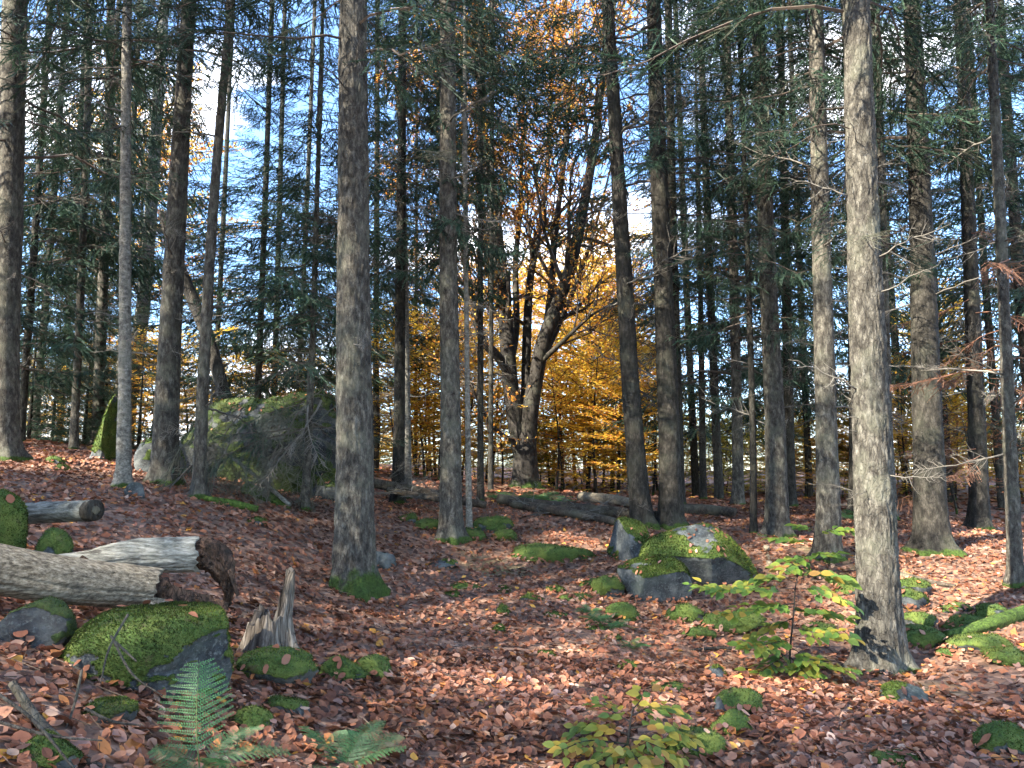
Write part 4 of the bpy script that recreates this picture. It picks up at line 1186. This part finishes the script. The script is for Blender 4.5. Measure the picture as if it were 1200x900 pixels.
for k, (lab, px, py, w, h, dp, ms) in enumerate([
        ("green moss hummock spread around the foot of the broken snag", 322, 808, 92, 46, .8, .7),
        ("round green hummock beside the dead-leaf hollow near the broken snag", 438, 796, 48, 26, .8, .7),
        ("dark mossy hummock between the broken snag and the round hummock", 398, 800, 60, 28, .7, .45),
        ("flat mossy stone at the lower side of the foreground boulder", 292, 862, 46, 30, .8, .6),
        ("small brown mossy clod below the broken snag", 335, 838, 52, 20, .7, .2),
        ("oval stone with a bald grey patch, upper of a mossy pair", 866, 838, 58, 30, .7, .42),
        ("oval all-green stone, lower of a mossy pair", 858, 862, 44, 27, .7, .75),
        ("bluish bare stone showing above the mossy pair", 838, 797, 28, 15, .8, .0),
        ("long mossy stone beside the yellow beech seedling", 815, 890, 70, 34, .6, .6),
        ("flat green stone in front of the cavity under the sloping slab", 806, 732, 50, 23, .8, .4),
        ("broad flat mossy stone among the sapling leaves", 862, 744, 74, 26, .7, .6),
        ("narrow mossy stone wedged below the flat green stone", 818, 752, 40, 16, .7, .6),
        ("mossy shoulder of stone beside the blocky grey boulder", 712, 700, 38, 24, .8, .6),
        ("slanting mossy ridge of stone below the blocky grey boulder", 730, 730, 36, 24, .7, .7),
        ("long low moss-grown bank of stone above the clearing", 655, 660, 104, 22, .5, .55),
        ("mossy lump at the near end of the low moss-grown bank", 622, 654, 36, 16, .8, .7),
        ("dark mossy stones' top lump behind the thin pole spruce", 578, 626, 46, 20, .7, .6),
        ("bright mossy lump beside the dark mossy one behind the thin pole", 590, 634, 30, 13, .8, .8),
        ("mossy stone touching the foot of the straight pale-lit spruce", 555, 634, 28, 14, .8, .6),
        ("bluish flat stone in the leaves below the straight pale-lit spruce", 520, 668, 38, 11, .7, .05),
        ("dark stump-like stone behind the stout grey spruce", 446, 668, 36, 22, .8, .1),
        ("dark blue-grey oval stone before the foot of the broad sunlit trunk", 1060, 826, 52, 24, .7, .12),
        ("mossy corner stone where the leaf litter ends beside the oval stone", 1180, 890, 60, 40, .8, .5),
        ("low moss pad in the leaves in front of the oval blue-grey stone", 1050, 900, 50, 16, .8, .8),
        ("rounded bright-topped mossy stone beside the broad sunlit trunk", 1066, 716, 40, 26, .8, .5),
        ("bluish wet stone at the back of the row beside the broad sunlit trunk", 1068, 702, 42, 24, .8, .05),
        ("grey-fronted mossy stone at the middle of the row", 1076, 742, 44, 24, .8, .35),
        ("long green stone at the front of the row beside the broad trunk", 1080, 760, 66, 26, .6, .6),
        ("pale-faced mossy stone below the slender grey spruce", 1164, 732, 40, 24, .8, .35),
        ("green stone lying across the end of the stone row", 1134, 740, 60, 18, .6, .7),
        ("dark hollow-faced mossy stone at the end of the row", 1148, 768, 70, 24, .7, .35),
        ("pale-bottomed mossy stone at the lowest end of the row", 1185, 782, 60, 22, .7, .45),
        ("dark mossy strip of stone behind the row", 1118, 720, 40, 12, .7, .5),
        ("small yellow-mossed stone behind the sapling spray", 990, 688, 34, 12, .8, .5),
        ("dark stone beneath the sapling spray beside the broad trunk", 1000, 700, 36, 18, .8, .1)]):
    rock(lab, px, py, w, h, dp, 60 + k, ms, 4, 5, .22, group="mossy stones of the clearing")
for k, (px, py, w, h) in enumerate([(622,705,30,8),(700,690,44,11),(672,706,38,10),(590,722,16,13),(652,725,24,8),(650,695,20,8),(590,695,22,7),(545,690,34,7),(585,742,14,9),(735,786,30,10),(785,812,44,11),
        (720,752,18,7),(505,622,36,14),(478,612,26,10),(300,616,24,9),(262,594,34,8),(660,600,22,8),(640,770,20,6),(1030,720,22,10),(960,742,40,12),(905,770,30,9),(700,740,26,8),(1110,770,24,9),(62,545,22,9),(72,552,18,7),(360,790,26,10),(530,700,16,6)]):
    rock(SM, px, py, w, h, .8, 130 + k, .5, 3, 5, .25, group=SMG, tufts=260)

# leaves that came to rest on the stones and drifted against their feet
rl = Acc(); r_ = np.random.default_rng(3)
for V, F, N in SURF:
    nz = N[F].mean(1)[:, 2]; ar = np.linalg.norm(np.cross(V[F[:, 1]] - V[F[:, 0]], V[F[:, 2]] - V[F[:, 0]]), axis=1) * .5 * (nz > .6)
    fc = V[F].mean(1); hg = fc[:, 2] - hgt(fc[:, 0], fc[:, 1])
    foot = np.linalg.norm(np.cross(V[F[:, 1]] - V[F[:, 0]], V[F[:, 2]] - V[F[:, 0]]), axis=1) * .5 * ((hg > -.02) & (hg < .05))
    n1, n2 = r_.poisson(ar.sum() * 30), r_.poisson(foot.sum() * 420)
    if n1 * ar.sum() + n2 * foot.sum() == 0: continue
    f = np.concatenate([r_.choice(len(F), n1, p=ar / ar.sum()) if ar.sum() > 0 else np.zeros(0, int), r_.choice(len(F), n2, p=foot / foot.sum()) if foot.sum() > 0 else np.zeros(0, int)]).astype(int)
    n = len(f); p = fc[f]; nn = N[F[f]].mean(1).copy()
    nn[n1:] = unit(nn[n1:] * .6 + [0, 0, .8]); 
    L = .05 * r_.uniform(.7, 1.3, n)
    W = leaf_verts9(n, L, .3, r_)
    W[..., 2] -= (W[..., 0] * nn[:, :1] + W[..., 1] * nn[:, 1:2]) / np.maximum(nn[:, 2:], .35)
    W += (p + nn * .016)[:, None]
    cc = PAL[r_.choice(len(PAL), n, p=PALW)] * r_.uniform(.8, 1.25, (n, 1))
    rl.add(W.reshape(-1, 3), (np.arange(n)[:, None, None] * 9 + LEAF_F9[None]).reshape(-1, 3), np.repeat(cc, 9, 0))
tag(link("fallen_leaves", acc_mesh("fallen_leaves", rl, M_LITTER, False), ground), "single brown leaves lying on the mossy stones", None, None, "stuff")

# ------------------------------------------------------------------ logs, snag, brushwood
def log_part(name, root, B, pts_, radii, sides, rough, bark, mat, seed, jag=0.0, n=70, groove=0.0):
    path = smooth_path(pts_, n); rad = np.interp(np.linspace(0, 1, n), np.linspace(0, 1, len(radii)), radii)
    V, F = stem_acc(path - B, rad, sides, rough, bark, 0, seed, groove=groove)
    if jag:
        ax = unit(path[-1] - path[-2])
        e = jag * fbm(np.stack([np.cos(np.arange(sides) * 6.283 / sides) * 2.5, np.sin(np.arange(sides) * 6.283 / sides) * 2.5, np.full(sides, seed * 1.)], 1), 3, seed)
        for ring, k in ((n - 1, 1), (n - 2, .6), (n - 3, .3)):
            V[ring * sides:(ring + 1) * sides] += ax * (e * k)[:, None]
        V[-1] -= ax * jag * .9
    a = Acc(); a.add(V, F)
    return link(name, acc_mesh(name, a, mat), root)

def splinter(name, root, B, p0, p1, w, t, mat, seed=0):
    """a split board with ragged tip"""
    r = np.random.default_rng(seed)
    ax = unit(p1 - p0); s = unit(np.cross(ax, [0, .35, 1.0])); u = np.cross(s, ax)
    n = 14; tt = np.linspace(0, 1, n); a = Acc()
    prof = []
    for k in range(n):
        c = p0 + (p1 - p0) * tt[k]; f = 1 - .35 * tt[k] ** 3 + r.normal(0, .06)
        for sx, sy in ((-1, -1), (1, -1), (1, 1), (-1, 1)):
            prof.append(c + s * sx * w * .5 * f + u * sy * t * .5 * (f + r.normal(0, .1)) - B)
    V = np.array(prof); q = []
    for k in range(n - 1):
        for j in range(4): q.append([k*4+j, k*4+(j+1) % 4, k*4+4+(j+1) % 4, k*4+4+j])
    q += [[3, 2, 1, 0], [n*4-4, n*4-3, n*4-2, n*4-1]]
    a.add(V, np.array(q)); return link(name, acc_mesh(name, a, mat, False), root)

# weathered log with a rotten broken end
ya, yb = 4.45, 4.85
B = P(90, 690, 4.6)
root = link("fallen_log", None, None, tuple(B)); tag(root, "weathered barkless log with a rotten splintered end, resting on the foreground boulder", "log", "fallen logs")
log_part("log_body", root, B, [P(-120, 640, ya - .2), P(-20, 664, ya), P(90, 681, 4.65), P(184, 690, yb)], [.148, .142, .132, .122], 120, .12, .003, M_LOGWOOD, 5, .05, 160, .045)
log_part("rotten_core", root, B, [P(150, 686, 4.8), P(189, 691, yb + .02), P(196, 692, yb + .03)], [.10, .098, .07], 40, .3, .02, M_ROT, 9, .05, 30)
splinter("splinter", root, B, P(168, 704, 4.76), P(256, 722, 4.98), .10, .05, M_LOGWOOD, 3)
splinter("splinter", root, B, P(180, 692, 4.9), P(266, 713, 5.1), .05, .10, M_ROT, 4)
splinter("splinter", root, B, P(178, 700, 4.9), P(240, 716, 5.02), .07, .05, M_ROT, 6)
# pale log with a collapsed rotten end
B = P(150, 690, 5.5)
root = link("fallen_log", None, None, tuple(B)); tag(root, "pale cracked log whose dark rotten end sags to the leaves", "log", "fallen logs")
log_part("log_body", root, B, [P(20, 672, 5.3), P(95, 662, 5.4), P(160, 652, 5.5), P(232, 650, 5.6)], [.08, .095, .125, .125], 110, .18, .004, M_LOGPALE, 12, .07, 120, .08)
log_part("rotten_end", root, B, [P(214, 648, 5.58), P(240, 648, 5.62), P(258, 660, 5.62), P(266, 684, 5.6), P(266, 712, 5.6)], [.10, .115, .10, .055, .03], 48, .45, .03, M_ROT, 17, .05, 70)
splinter("splinter", root, B, P(268, 668, 5.58), P(279, 698, 5.56), .05, .03, M_ROT, 8)
splinter("splinter", root, B, P(95, 655, 5.3), P(108, 668, 5.28), .06, .05, M_ROT, 9)
splinter("splinter", root, B, P(130, 677, 5.42), P(188, 668, 5.47), .035, .04, M_ROT, 11)
# short log with a dark cut end
B = P(70, 612, 6.2)
root = link("fallen_log", None, None, tuple(B)); tag(root, "short log with a dark cut end pushing out of the moss cushion", "log", "fallen logs")
log_part("log_body", root, B, [P(-30, 606, 6.3), P(50, 601, 6.2), P(108, 598, 6.05)], [.085, .085, .083], 64, .10, .004, M_LOGPALE, 22, .0, 70, .06)
e0, e1 = P(104, 598.5, 6.06), P(112, 598, 6.03)
a = Acc(); a.add(*[x if i == 0 else x for i, x in enumerate(stem_acc(np.array([e0, e1]) - B, [.0845, .080], 40, .04, 0, 0, 24))]); link("cut_end", acc_mesh("cut_end", a, M_CUT), root)
a = Acc(); a.add(*stem_acc(np.array([e1 + (e1 - e0) * .02, e1 + (e1 - e0) * .12]) - B, [.036, .03], 24, .2, 0, 0, 25)); link("heartwood", acc_mesh("heartwood", a, M_FALLEN), root)

# broken snag
B = G(314, 772); B[2] -= .05
root = link("broken_snag", None, None, tuple(B)); tag(root, "broken tree stump with a tall jagged splinter on mossy roots", "stump")
S_ = 96; T_ = 60
th = np.arange(S_) * 6.283 / S_
hh = .30 + .34 * np.exp(-(np.abs(np.angle(np.exp(1j * (th - .35)))) / .95) ** 3) + .10 * fbm(np.stack([np.cos(th) * 4, np.sin(th) * 4, th * 0], 1), 3, 4) + .07 * np.exp(-((np.angle(np.exp(1j * (th - 2.6)))) / .5) ** 2)
tv = np.linspace(0, 1, T_)
TT, TH = np.meshgrid(tv, th, indexing='ij'); HH = np.tile(hh, (T_, 1))
Z = TT * HH
rr = .118 + .10 * np.exp(-Z / .09) * (.7 + .6 * np.cos(5 * TH + 1)) - .03 * (Z / .6) 
qq = np.stack([np.cos(TH).ravel() * 3.6, np.sin(TH).ravel() * 3.6, Z.ravel() * 1.6], 1)
rr = rr * (1 + .30 * fbm(qq, 4, 8).reshape(rr.shape)) 
V = np.stack([1.3 * rr * np.cos(TH) + .06 * Z, rr * np.sin(TH) * 1.05, Z], -1)
Vi = V[::-1].copy(); Vi[..., 0] = (Vi[..., 0] - .06 * Z[::-1]) * .62 + .06 * Z[::-1]; Vi[..., 1] *= .62; Vi[..., 2] = np.maximum(Vi[..., 2] - .02, .1 + 0 * Vi[..., 2])
V = np.concatenate([V, Vi]).reshape(-1, 3)
n2 = 2 * T_
i_ = np.arange(n2 - 1)[:, None] * S_; j_ = np.arange(S_)[None]; k_ = (j_ + 1) % S_
Q = np.stack([i_ + j_, i_ + k_, i_ + S_ + k_, i_ + S_ + j_], -1).reshape(-1, 4)
a = Acc(); a.add(V, Q); link("stump_shell", acc_mesh("stump_shell", a, M_STUMP), root)
for k, (x, y) in enumerate([(283, 784), (350, 775), (300, 800), (338, 796)]):
    e = P(x, y, B[1] - .1 * k)
    e[2] = H(e[0], e[1]) - .01
    log_part("root", root, B, [B + [0, 0, .12], (B + e) / 2 + [0, 0, .07], e], [.075, .05, .02], 14, .25, 0, M_STUMP, 40 + k, 0, 20)

def fallen(label, pts_, radii, mat=None, name="fallen_trunk_log", twigs=0, seed=0, group="fallen stems and branches", cat="log", sides=16, lift=0.0, tm=None):
    """a stem on the ground through picture points; a point without a distance lies on the ground"""
    r = np.random.default_rng(seed + 55)
    w = []
    for q in pts_:
        if len(q) == 3: w.append(P(*q))
        else:
            g = G(*q); w.append(g + [0, 0, lift])
    B = w[0].copy()
    root = link(name, None, None, tuple(B)); tag(root, label, cat, group)
    o = log_part("stem", root, B, w, radii, sides, .2, 0, mat or M_FALLEN, seed, 0, 40)
    path = smooth_path(w, 40)
    for k in range(twigs):
        i = r.integers(3, 39); az = r.random() * 6.28
        q = (Matrix.Rotation(az, 3, 'Z') @ Matrix.Rotation(-r.uniform(-.1, .9), 3, 'Y')).to_quaternion()
        m = (tm or DEAD)[r.integers(len(tm or DEAD))]
        link("twig", m, root, tuple(path[i] - B), q, r.uniform(.25, .8))
    return root
fallen("fallen spruce stem lying in front of the beech's ferns", [(585, 592), (640, 600), (700, 607), (770, 613)], [.10, .10, .09, .08], twigs=16, seed=1, lift=.10, sides=24)
fallen("second thinner fallen stem slanting below the first toward the pointed rock", [(600, 596), (660, 606), (712, 616), (735, 622)], [.07, .08, .07, .05], twigs=14, seed=2, lift=.08)
fallen("pale fallen stem ending beside the leaning dark spruce", [(680, 588), (720, 592), (748, 598)], [.10, .10, .09], M_LOGWOOD, seed=3, lift=.1)
fallen("brown fallen stem lying behind the close pair of spruces", [(795, 602), (830, 603), (862, 606)], [.10, .10, .08], seed=4, lift=.08)
fallen("heap-topping dead stem sloping through the brushwood behind the stout spruce", [(436, 566, 13.2), (480, 574, 13.2), (520, 583, 13), (570, 592, 13)], [.09, .09, .08, .06], twigs=26, seed=5)
fallen("lower dead stem buried in the brushwood", [(445, 580), (500, 590), (540, 592)], [.07, .07, .05], twigs=20, seed=6, lift=.2)
fallen("bare sticks' main bough lying across the brushwood", [(455, 574, 13.0), (500, 583, 12.6), (540, 590, 12.4)], [.05, .05, .03], twigs=22, seed=16)
fallen("long mossy fallen stem on the stones at the edge of the clearing", [(1110, 752), (1150, 742), (1210, 722)], [.05, .07, .07], M_MOSSLOG, seed=7, lift=.05, sides=24)
fallen("leaning dead stem propped behind the thin inward-leaning spruce", [(274, 500, 13.0), (245, 400, 13.2), (212, 315, 13.4), (190, 250, 13.6)], [.11, .11, .10, .08], M_BARK_DARK, "leaning_dead_tree", 6, 8)
fallen("mossy branch lying before the large overgrown boulder", [(240, 588), (270, 594), (302, 602)], [.03, .05, .04], M_MOSSLOG, seed=9, lift=.04)
fallen("thick mossy limb sloping down from the large overgrown boulder", [(288, 572, 10.9), (315, 585, 10.7), (338, 600, 10.5)], [.09, .10, .06], M_MOSSLOG, seed=10)
fallen("pale bare stick leaning on the large overgrown boulder", [(253, 522, 10.9), (300, 558, 10.7), (340, 592, 10.5)], [.022, .024, .03], M_LOGPALE, "bare_stick", 0, 11, cat="branch")
fallen("short pale stake standing against the large overgrown boulder", [(312, 582, 10.6), (317, 540, 10.8)], [.04, .035], M_LOGPALE, "bare_stick", 0, 12, cat="branch")
fallen("low root line of stone and stem behind the row, above the mossy stones", [(1040, 672), (1085, 684), (1120, 690)], [.03, .04, .02], M_FALLEN, seed=13, lift=.02)
fallen("small broken stem stub beside the dark pole spruce", [(902, 664), (899, 650, 10.8), (898, 640, 10.8)], [.05, .045, .04], M_LOGWOOD, "broken_stub_log", 0, 14)
fallen("thin dark stick on the leaves below the green beech sapling", [(812, 768), (840, 764), (880, 766)], [.012, .014, .008], M_FALLEN, "bare_stick", 0, 15, lift=.03, cat="branch")
# sticks and a grey branch on the slope in front of the foreground boulder
fallen("thick pale grey branch on the bank below the weathered log", [(14, 800, 3.25), (50, 850, 3.2), (100, 890, 3.15), (135, 905, 3.1)], [.015, .018, .017, .012], M_FALLEN, "bare_branch", 0, 21, cat="branch")
for k, q in enumerate([[(130, 745, 3.75), (155, 790, 3.7), (190, 815, 3.72)], [(-10, 808, 3.0), (40, 845, 2.95), (90, 905, 2.9)], [(150, 720, 3.9), (128, 760, 3.75), (118, 800, 3.6)],
                       [(96, 785, 3.5), (86, 830, 3.4), (70, 870, 3.3)], [(-5, 845, 2.95), (60, 862, 2.95), (120, 868, 3.0)], [(135, 752, 3.8), (160, 775, 3.7)],
                       [(100, 830, 3.3), (130, 845, 3.3), (165, 850, 3.4)]]):
    fallen("thin bare twig lying on the leafy bank beside the foreground boulder", q, [.006, .006, .003], M_FALLEN, "bare_twig", 0, 30 + k, "twigs on the leafy bank", "twig", 8)

# dead boughs draped over the large boulder
r_ = np.random.default_rng(77)
for k in range(44):
    px, py = r_.uniform(228, 392), r_.uniform(468, 545)
    p = P(px, py, r_.uniform(10.3, 11.2))
    q = (Matrix.Rotation(r_.uniform(-2.6, -.5), 3, 'Z') @ Matrix.Rotation(r_.uniform(.3, 1.1), 3, 'Y') @ Matrix.Rotation(r_.normal(0, .5), 3, 'X')).to_quaternion()
    o = link("dead_bough", DEAD_HANG[k % 4] if k % 3 else DEAD[6 + k % 2], None, tuple(p), q, r_.uniform(.6, 1.3))
    tag(o, "dead twiggy bough hanging over the face of the large overgrown boulder", "branch", "dead boughs over the large boulder")

# ------------------------------------------------------------------ ferns, seedlings, tufts
def frond_mesh(seed, droop, n=14):
    r = np.random.default_rng(seed); a = Acc()
    t = np.linspace(0, 1, 20)
    path = np.stack([t - .22 * droop * t ** 2, .03 * np.sin(t * 3 + seed), -.55 * droop * t ** 2.2], 1)
    V, F = tube(path, .006 * (1 - .8 * t), 4, False); a.add(V, F, (.12, .17, .05))
    c0 = np.array([.06, .15, .052])
    for k in range(n):
        u = .16 + .84 * k / n
        x = u * 19; i = int(x); p = path[i] + (path[min(i + 1, 19)] - path[i]) * (x - i); T = unit(path[min(i + 1, 19)] - path[i])
        L = .30 * math.sin(math.pi * min(1, (1.06 - u) * .62 + .05)) * (1 if u > .25 else .75) + .015
        for s in (-1, 1):
            d = unit(T * .35 + np.array([0, s, 0]) + np.array([0, 0, -.12 + r.normal(0, .07)]))
            e = unit(np.cross(d, [0, 0, 1.])) 
            m = max(3, int(L / .020))
            tt = (np.arange(m) + .5) / m
            for s2 in (-1, 1):
                b = p + d * (L * tt)[:, None]
                l = .028 * (1.05 - .75 * tt)[:, None]
                dd = unit(e * s2 + d * .45)
                w = .0105
                Vv = np.stack([b, b + dd * l * .5 + d * w, b + dd * l + d * .004, b + dd * l * .5 - d * w * .8], 1).reshape(-1, 3)
                ii_ = np.arange(m)[:, None] * 4
                cc = c0 * r.uniform(.7, 1.35, (m, 1))
                a.add(Vv, np.concatenate([ii_ + [0, 1, 2], ii_ + [0, 2, 3]]), np.repeat(cc, 4, 0))
            Vr, Fr = ribbon(p, p + d * L, .0018); a.add(Vr, Fr, (.08, .15, .05))
    return acc_mesh("frond", a, M_FERN, False)
FRONDS = [frond_mesh(1, .5), frond_mesh(2, .9), frond_mesh(3, 1.2)]

def fern(label, root_p, fr):
    root = link("fern", None, None, tuple(root_p)); tag(root, label, "fern", "ferns at the front of the clearing")
    for k, (az, el, L) in enumerate(fr):
        q = (Matrix.Rotation(R(az), 3, 'Z') @ Matrix.Rotation(-R(el), 3, 'Y') @ Matrix.Rotation(rng.normal(0, .3), 3, 'X')).to_quaternion()
        link("frond", FRONDS[k % 3], root, (0, 0, 0), q, L)
    return root
g = G(246, 925); g[2] -= .02
fern("fern with one tall upright frond in front of the foreground boulder", P(238, 900, 3.25), [(128, 66, .50), (20, 35, .36), (-15, 25, .34), (175, 30, .26), (60, 50, .3), (-60, 30, .3), (-110, 25, .28), (-35, 45, .22)])
g = G(404, 905)
fern("feathery low fern alone in the leaves below the broken snag", g - [0, 0, .02], [(5, 38, .34), (40, 48, .36), (95, 55, .36), (140, 45, .36), (178, 35, .32), (-30, 30, .30), (-150, 30, .28), (70, 62, .34), (115, 30, .34), (-80, 35, .25)])
for k, (px, py, s) in enumerate([(600, 588, .9), (618, 590, 1.0), (636, 588, .9), (650, 592, .8), (585, 586, .7)]):
    g = G(px, py)
    root = fern("low green fern in the patch at the foot of the old beech", g, [(az + 20 * k, 40, .45 * s + .1) for az in range(0, 360, 45)])
    root["group"] = "ferns at the foot of the old beech"
for k, (px, py, s) in enumerate([(702, 730, .8), (722, 738, .7), (742, 760, .55), (690, 720, .6)]):
    g = G(px, py)
    root = fern("small pale fern tuft in the leaves below the slanting mossy ridge", g, [(az + 33 * k, 42, .22 * s + .05) for az in range(0, 360, 40)])
    root["group"] = "fern tufts below the slab boulder"

LP = {"g": [(.11, .20, .045), (.14, .24, .05), (.18, .27, .045), (.085, .165, .04), (.23, .28, .05)], "y": [(.32, .29, .05), (.40, .33, .055), (.22, .25, .045), (.13, .20, .045), (.42, .29, .055), (.17, .22, .045), (.30, .17, .05)]}
LEAFM = {}
for key, cols in LP.items():
    LEAFM[key] = []
    for k, c in enumerate(cols):
        r_ = np.random.default_rng(900 + k)
        t = np.linspace(0, 1, 8); w = np.sin(np.pi * t ** .85) * .31
        curl = r_.uniform(-.3, .05); fold = r_.uniform(.05, .25)
        mid = np.stack([t, 0 * t, curl * t ** 2], 1); lf = np.stack([t, w, curl * t ** 2 + w * fold], 1); rt = np.stack([t, -w, curl * t ** 2 + w * fold], 1)
        q = []
        for i in range(7): q += [[i, i + 1, 9 + i, 8 + i], [i, 16 + i, 17 + i, i + 1]]
        cc = np.tile(np.array(c), (24, 1)); cc[:8] *= .85; cc[15] = cc[15] * .9
        a = Acc(); a.add(np.concatenate([mid, lf, rt]), np.array(q), cc)
        LEAFM[key].append(acc_mesh("leaf", a, M_LEAF))

def seedling(label, rootp, stem_pts, branches, key, size, spacing, seed, keys=None):
    r = np.random.default_rng(seed)
    B = np.array(rootp)
    root = link("beech_sapling", None, None, tuple(B)); tag(root, label, "sapling", "beech saplings in the clearing")
    a = Acc(); sp = smooth_path([B - [0, 0, .05]] + list(stem_pts), 24); a.add(*tube(sp - B, np.linspace(.011, .004, 24), 7)); link("stem", acc_mesh("stem", a, M_BEECH), root)
    for bi, br in enumerate(branches):
        p0 = sp[np.argmin(np.linalg.norm(sp - br[0], axis=1))]
        path = smooth_path([p0] + list(br[1:]), 20)
        a = Acc(); a.add(*tube(path - B, np.linspace(.0042, .0012, 20), 5)); bo = link("branch", acc_mesh("branch", a, M_BEECH), root)
        L = np.linalg.norm(np.diff(path, axis=0), axis=1).sum()
        n = max(4, int(L / spacing))
        for k in range(n + 1):
            u = .22 + .78 * k / n; i = min(int(u * 19), 18)
            T = unit(path[i + 1] - path[i]); s = (1 if k % 2 else -1) if k < n else 0
            side = unit(np.cross(T, [0, 0, 1.]))
            d = unit(T * .7 + side * s * .85 + np.array([0, 0, r.normal(-.05, .15)]))
            nrm = unit(np.array([r.normal(0, .45), r.normal(-.45, .4), 1]))
            y = unit(np.cross(nrm, d)); z = np.cross(d, y)
            M = Matrix((d, y, z)).transposed()
            kk = keys[r.integers(len(keys))] if keys else key
            p = path[i] + side * s * .006
            off = d * 0.0
            # a second leaf on a short side shoot widens the spray
            m = 2 if (k < n - 1 and s) else 1
            for e in range(m):
                q = p + (d * size * .95 if e else 0)
                link("leaf", LEAFM[kk][r.integers(len(LEAFM[kk]))], bo, tuple(q - B), M.to_quaternion(), size * r.uniform(.7, 1.15))
g = G(735, 905)
Y0 = g[1]
def br(*q): return [P(*x) for x in q]
seedling("yellow-green beech seedling spreading low over the leaves", g, br((735, 880, Y0), (738, 850, Y0), (742, 828, Y0)),
    [br((735, 870, Y0), (690, 868, Y0 - .05), (655, 880, Y0 - .15)), br((735, 860, Y0), (700, 850, Y0 + .1), (668, 852, Y0 + .15)), br((738, 845, Y0), (712, 830, Y0 + .1), (700, 820, Y0 + .15)),
     br((740, 838, Y0), (765, 828, Y0 + .1), (790, 832, Y0 + .2)), br((738, 855, Y0), (775, 850, Y0), (815, 868, Y0 - .05)), br((737, 865, Y0), (765, 872, Y0 - .15), (800, 892, Y0 - .2)),
     br((735, 872, Y0), (715, 885, Y0 - .2), (690, 898, Y0 - .3)), br((735, 872, Y0), (745, 888, Y0 - .25), (755, 900, Y0 - .35)), br((742, 830, Y0), (752, 818, Y0 + .02), (748, 810, Y0 + .05))], "y", .072, .024, 5)
g = G(925, 792); Y0 = g[1]
seedling("green beech sapling with tiered flat sprays beside the broad sunlit trunk", g, br((926, 760, Y0), (930, 720, Y0), (932, 690, Y0), (936, 668, Y0)),
    [br((932, 690, Y0), (880, 690, Y0 - .1), (812, 688, Y0 - .1)), br((934, 680, Y0), (905, 676, Y0 + .2), (868, 684, Y0 + .3)), br((935, 672, Y0), (960, 672, Y0 + .1), (990, 680, Y0 + .2)), br((933, 688, Y0), (965, 692, Y0 - .15), (998, 708, Y0 - .2)),
     br((931, 705, Y0), (895, 712, Y0 - .2), (848, 720, Y0 - .3)), br((931, 710, Y0), (960, 718, Y0 + .2), (985, 722, Y0 + .3)), br((930, 725, Y0), (905, 735, Y0 + .2), (880, 745, Y0 + .3)), br((929, 735, Y0), (960, 742, Y0 - .2), (1000, 745, Y0 - .3)),
     br((928, 745, Y0), (900, 755, Y0 - .2), (868, 758, Y0 - .3)), br((927, 760, Y0), (955, 775, Y0 - .2), (998, 785, Y0 - .3)), br((927, 765, Y0), (905, 778, Y0 - .15), (885, 792, Y0 - .25)), br((926, 770, Y0), (945, 790, Y0 - .25), (962, 808, Y0 - .35)),
     br((936, 668, Y0), (930, 662, Y0), (918, 668, Y0 - .1))], "g", .10, .026, 6, ["g", "g", "y"])
g = G(948, 672); Y0 = g[1]
seedling("second green sapling raising one spray in front of the edge-lit spruce", g, br((949, 655, Y0), (952, 640, Y0), (955, 622, Y0)),
    [br((952, 640, Y0), (930, 632, Y0 - .1), (900, 630, Y0 - .1)), br((954, 630, Y0), (980, 620, Y0 - .1), (1002, 622, Y0 - .1)), br((951, 645, Y0), (965, 650, Y0 - .2), (985, 648, Y0 - .3)), br((955, 624, Y0), (945, 618, Y0), (930, 616, Y0)), br((950, 650, Y0), (935, 655, Y0 - .2), (925, 658, Y0 - .3))], "g", .13, .045, 7)
g = G(1012, 600)
fern("fresh green fern between the edge-lit spruce and the broad trunk", G(1000, 612), [(az, 45, .5) for az in range(0, 360, 40)])["group"] = "ferns at the foot of the old beech"
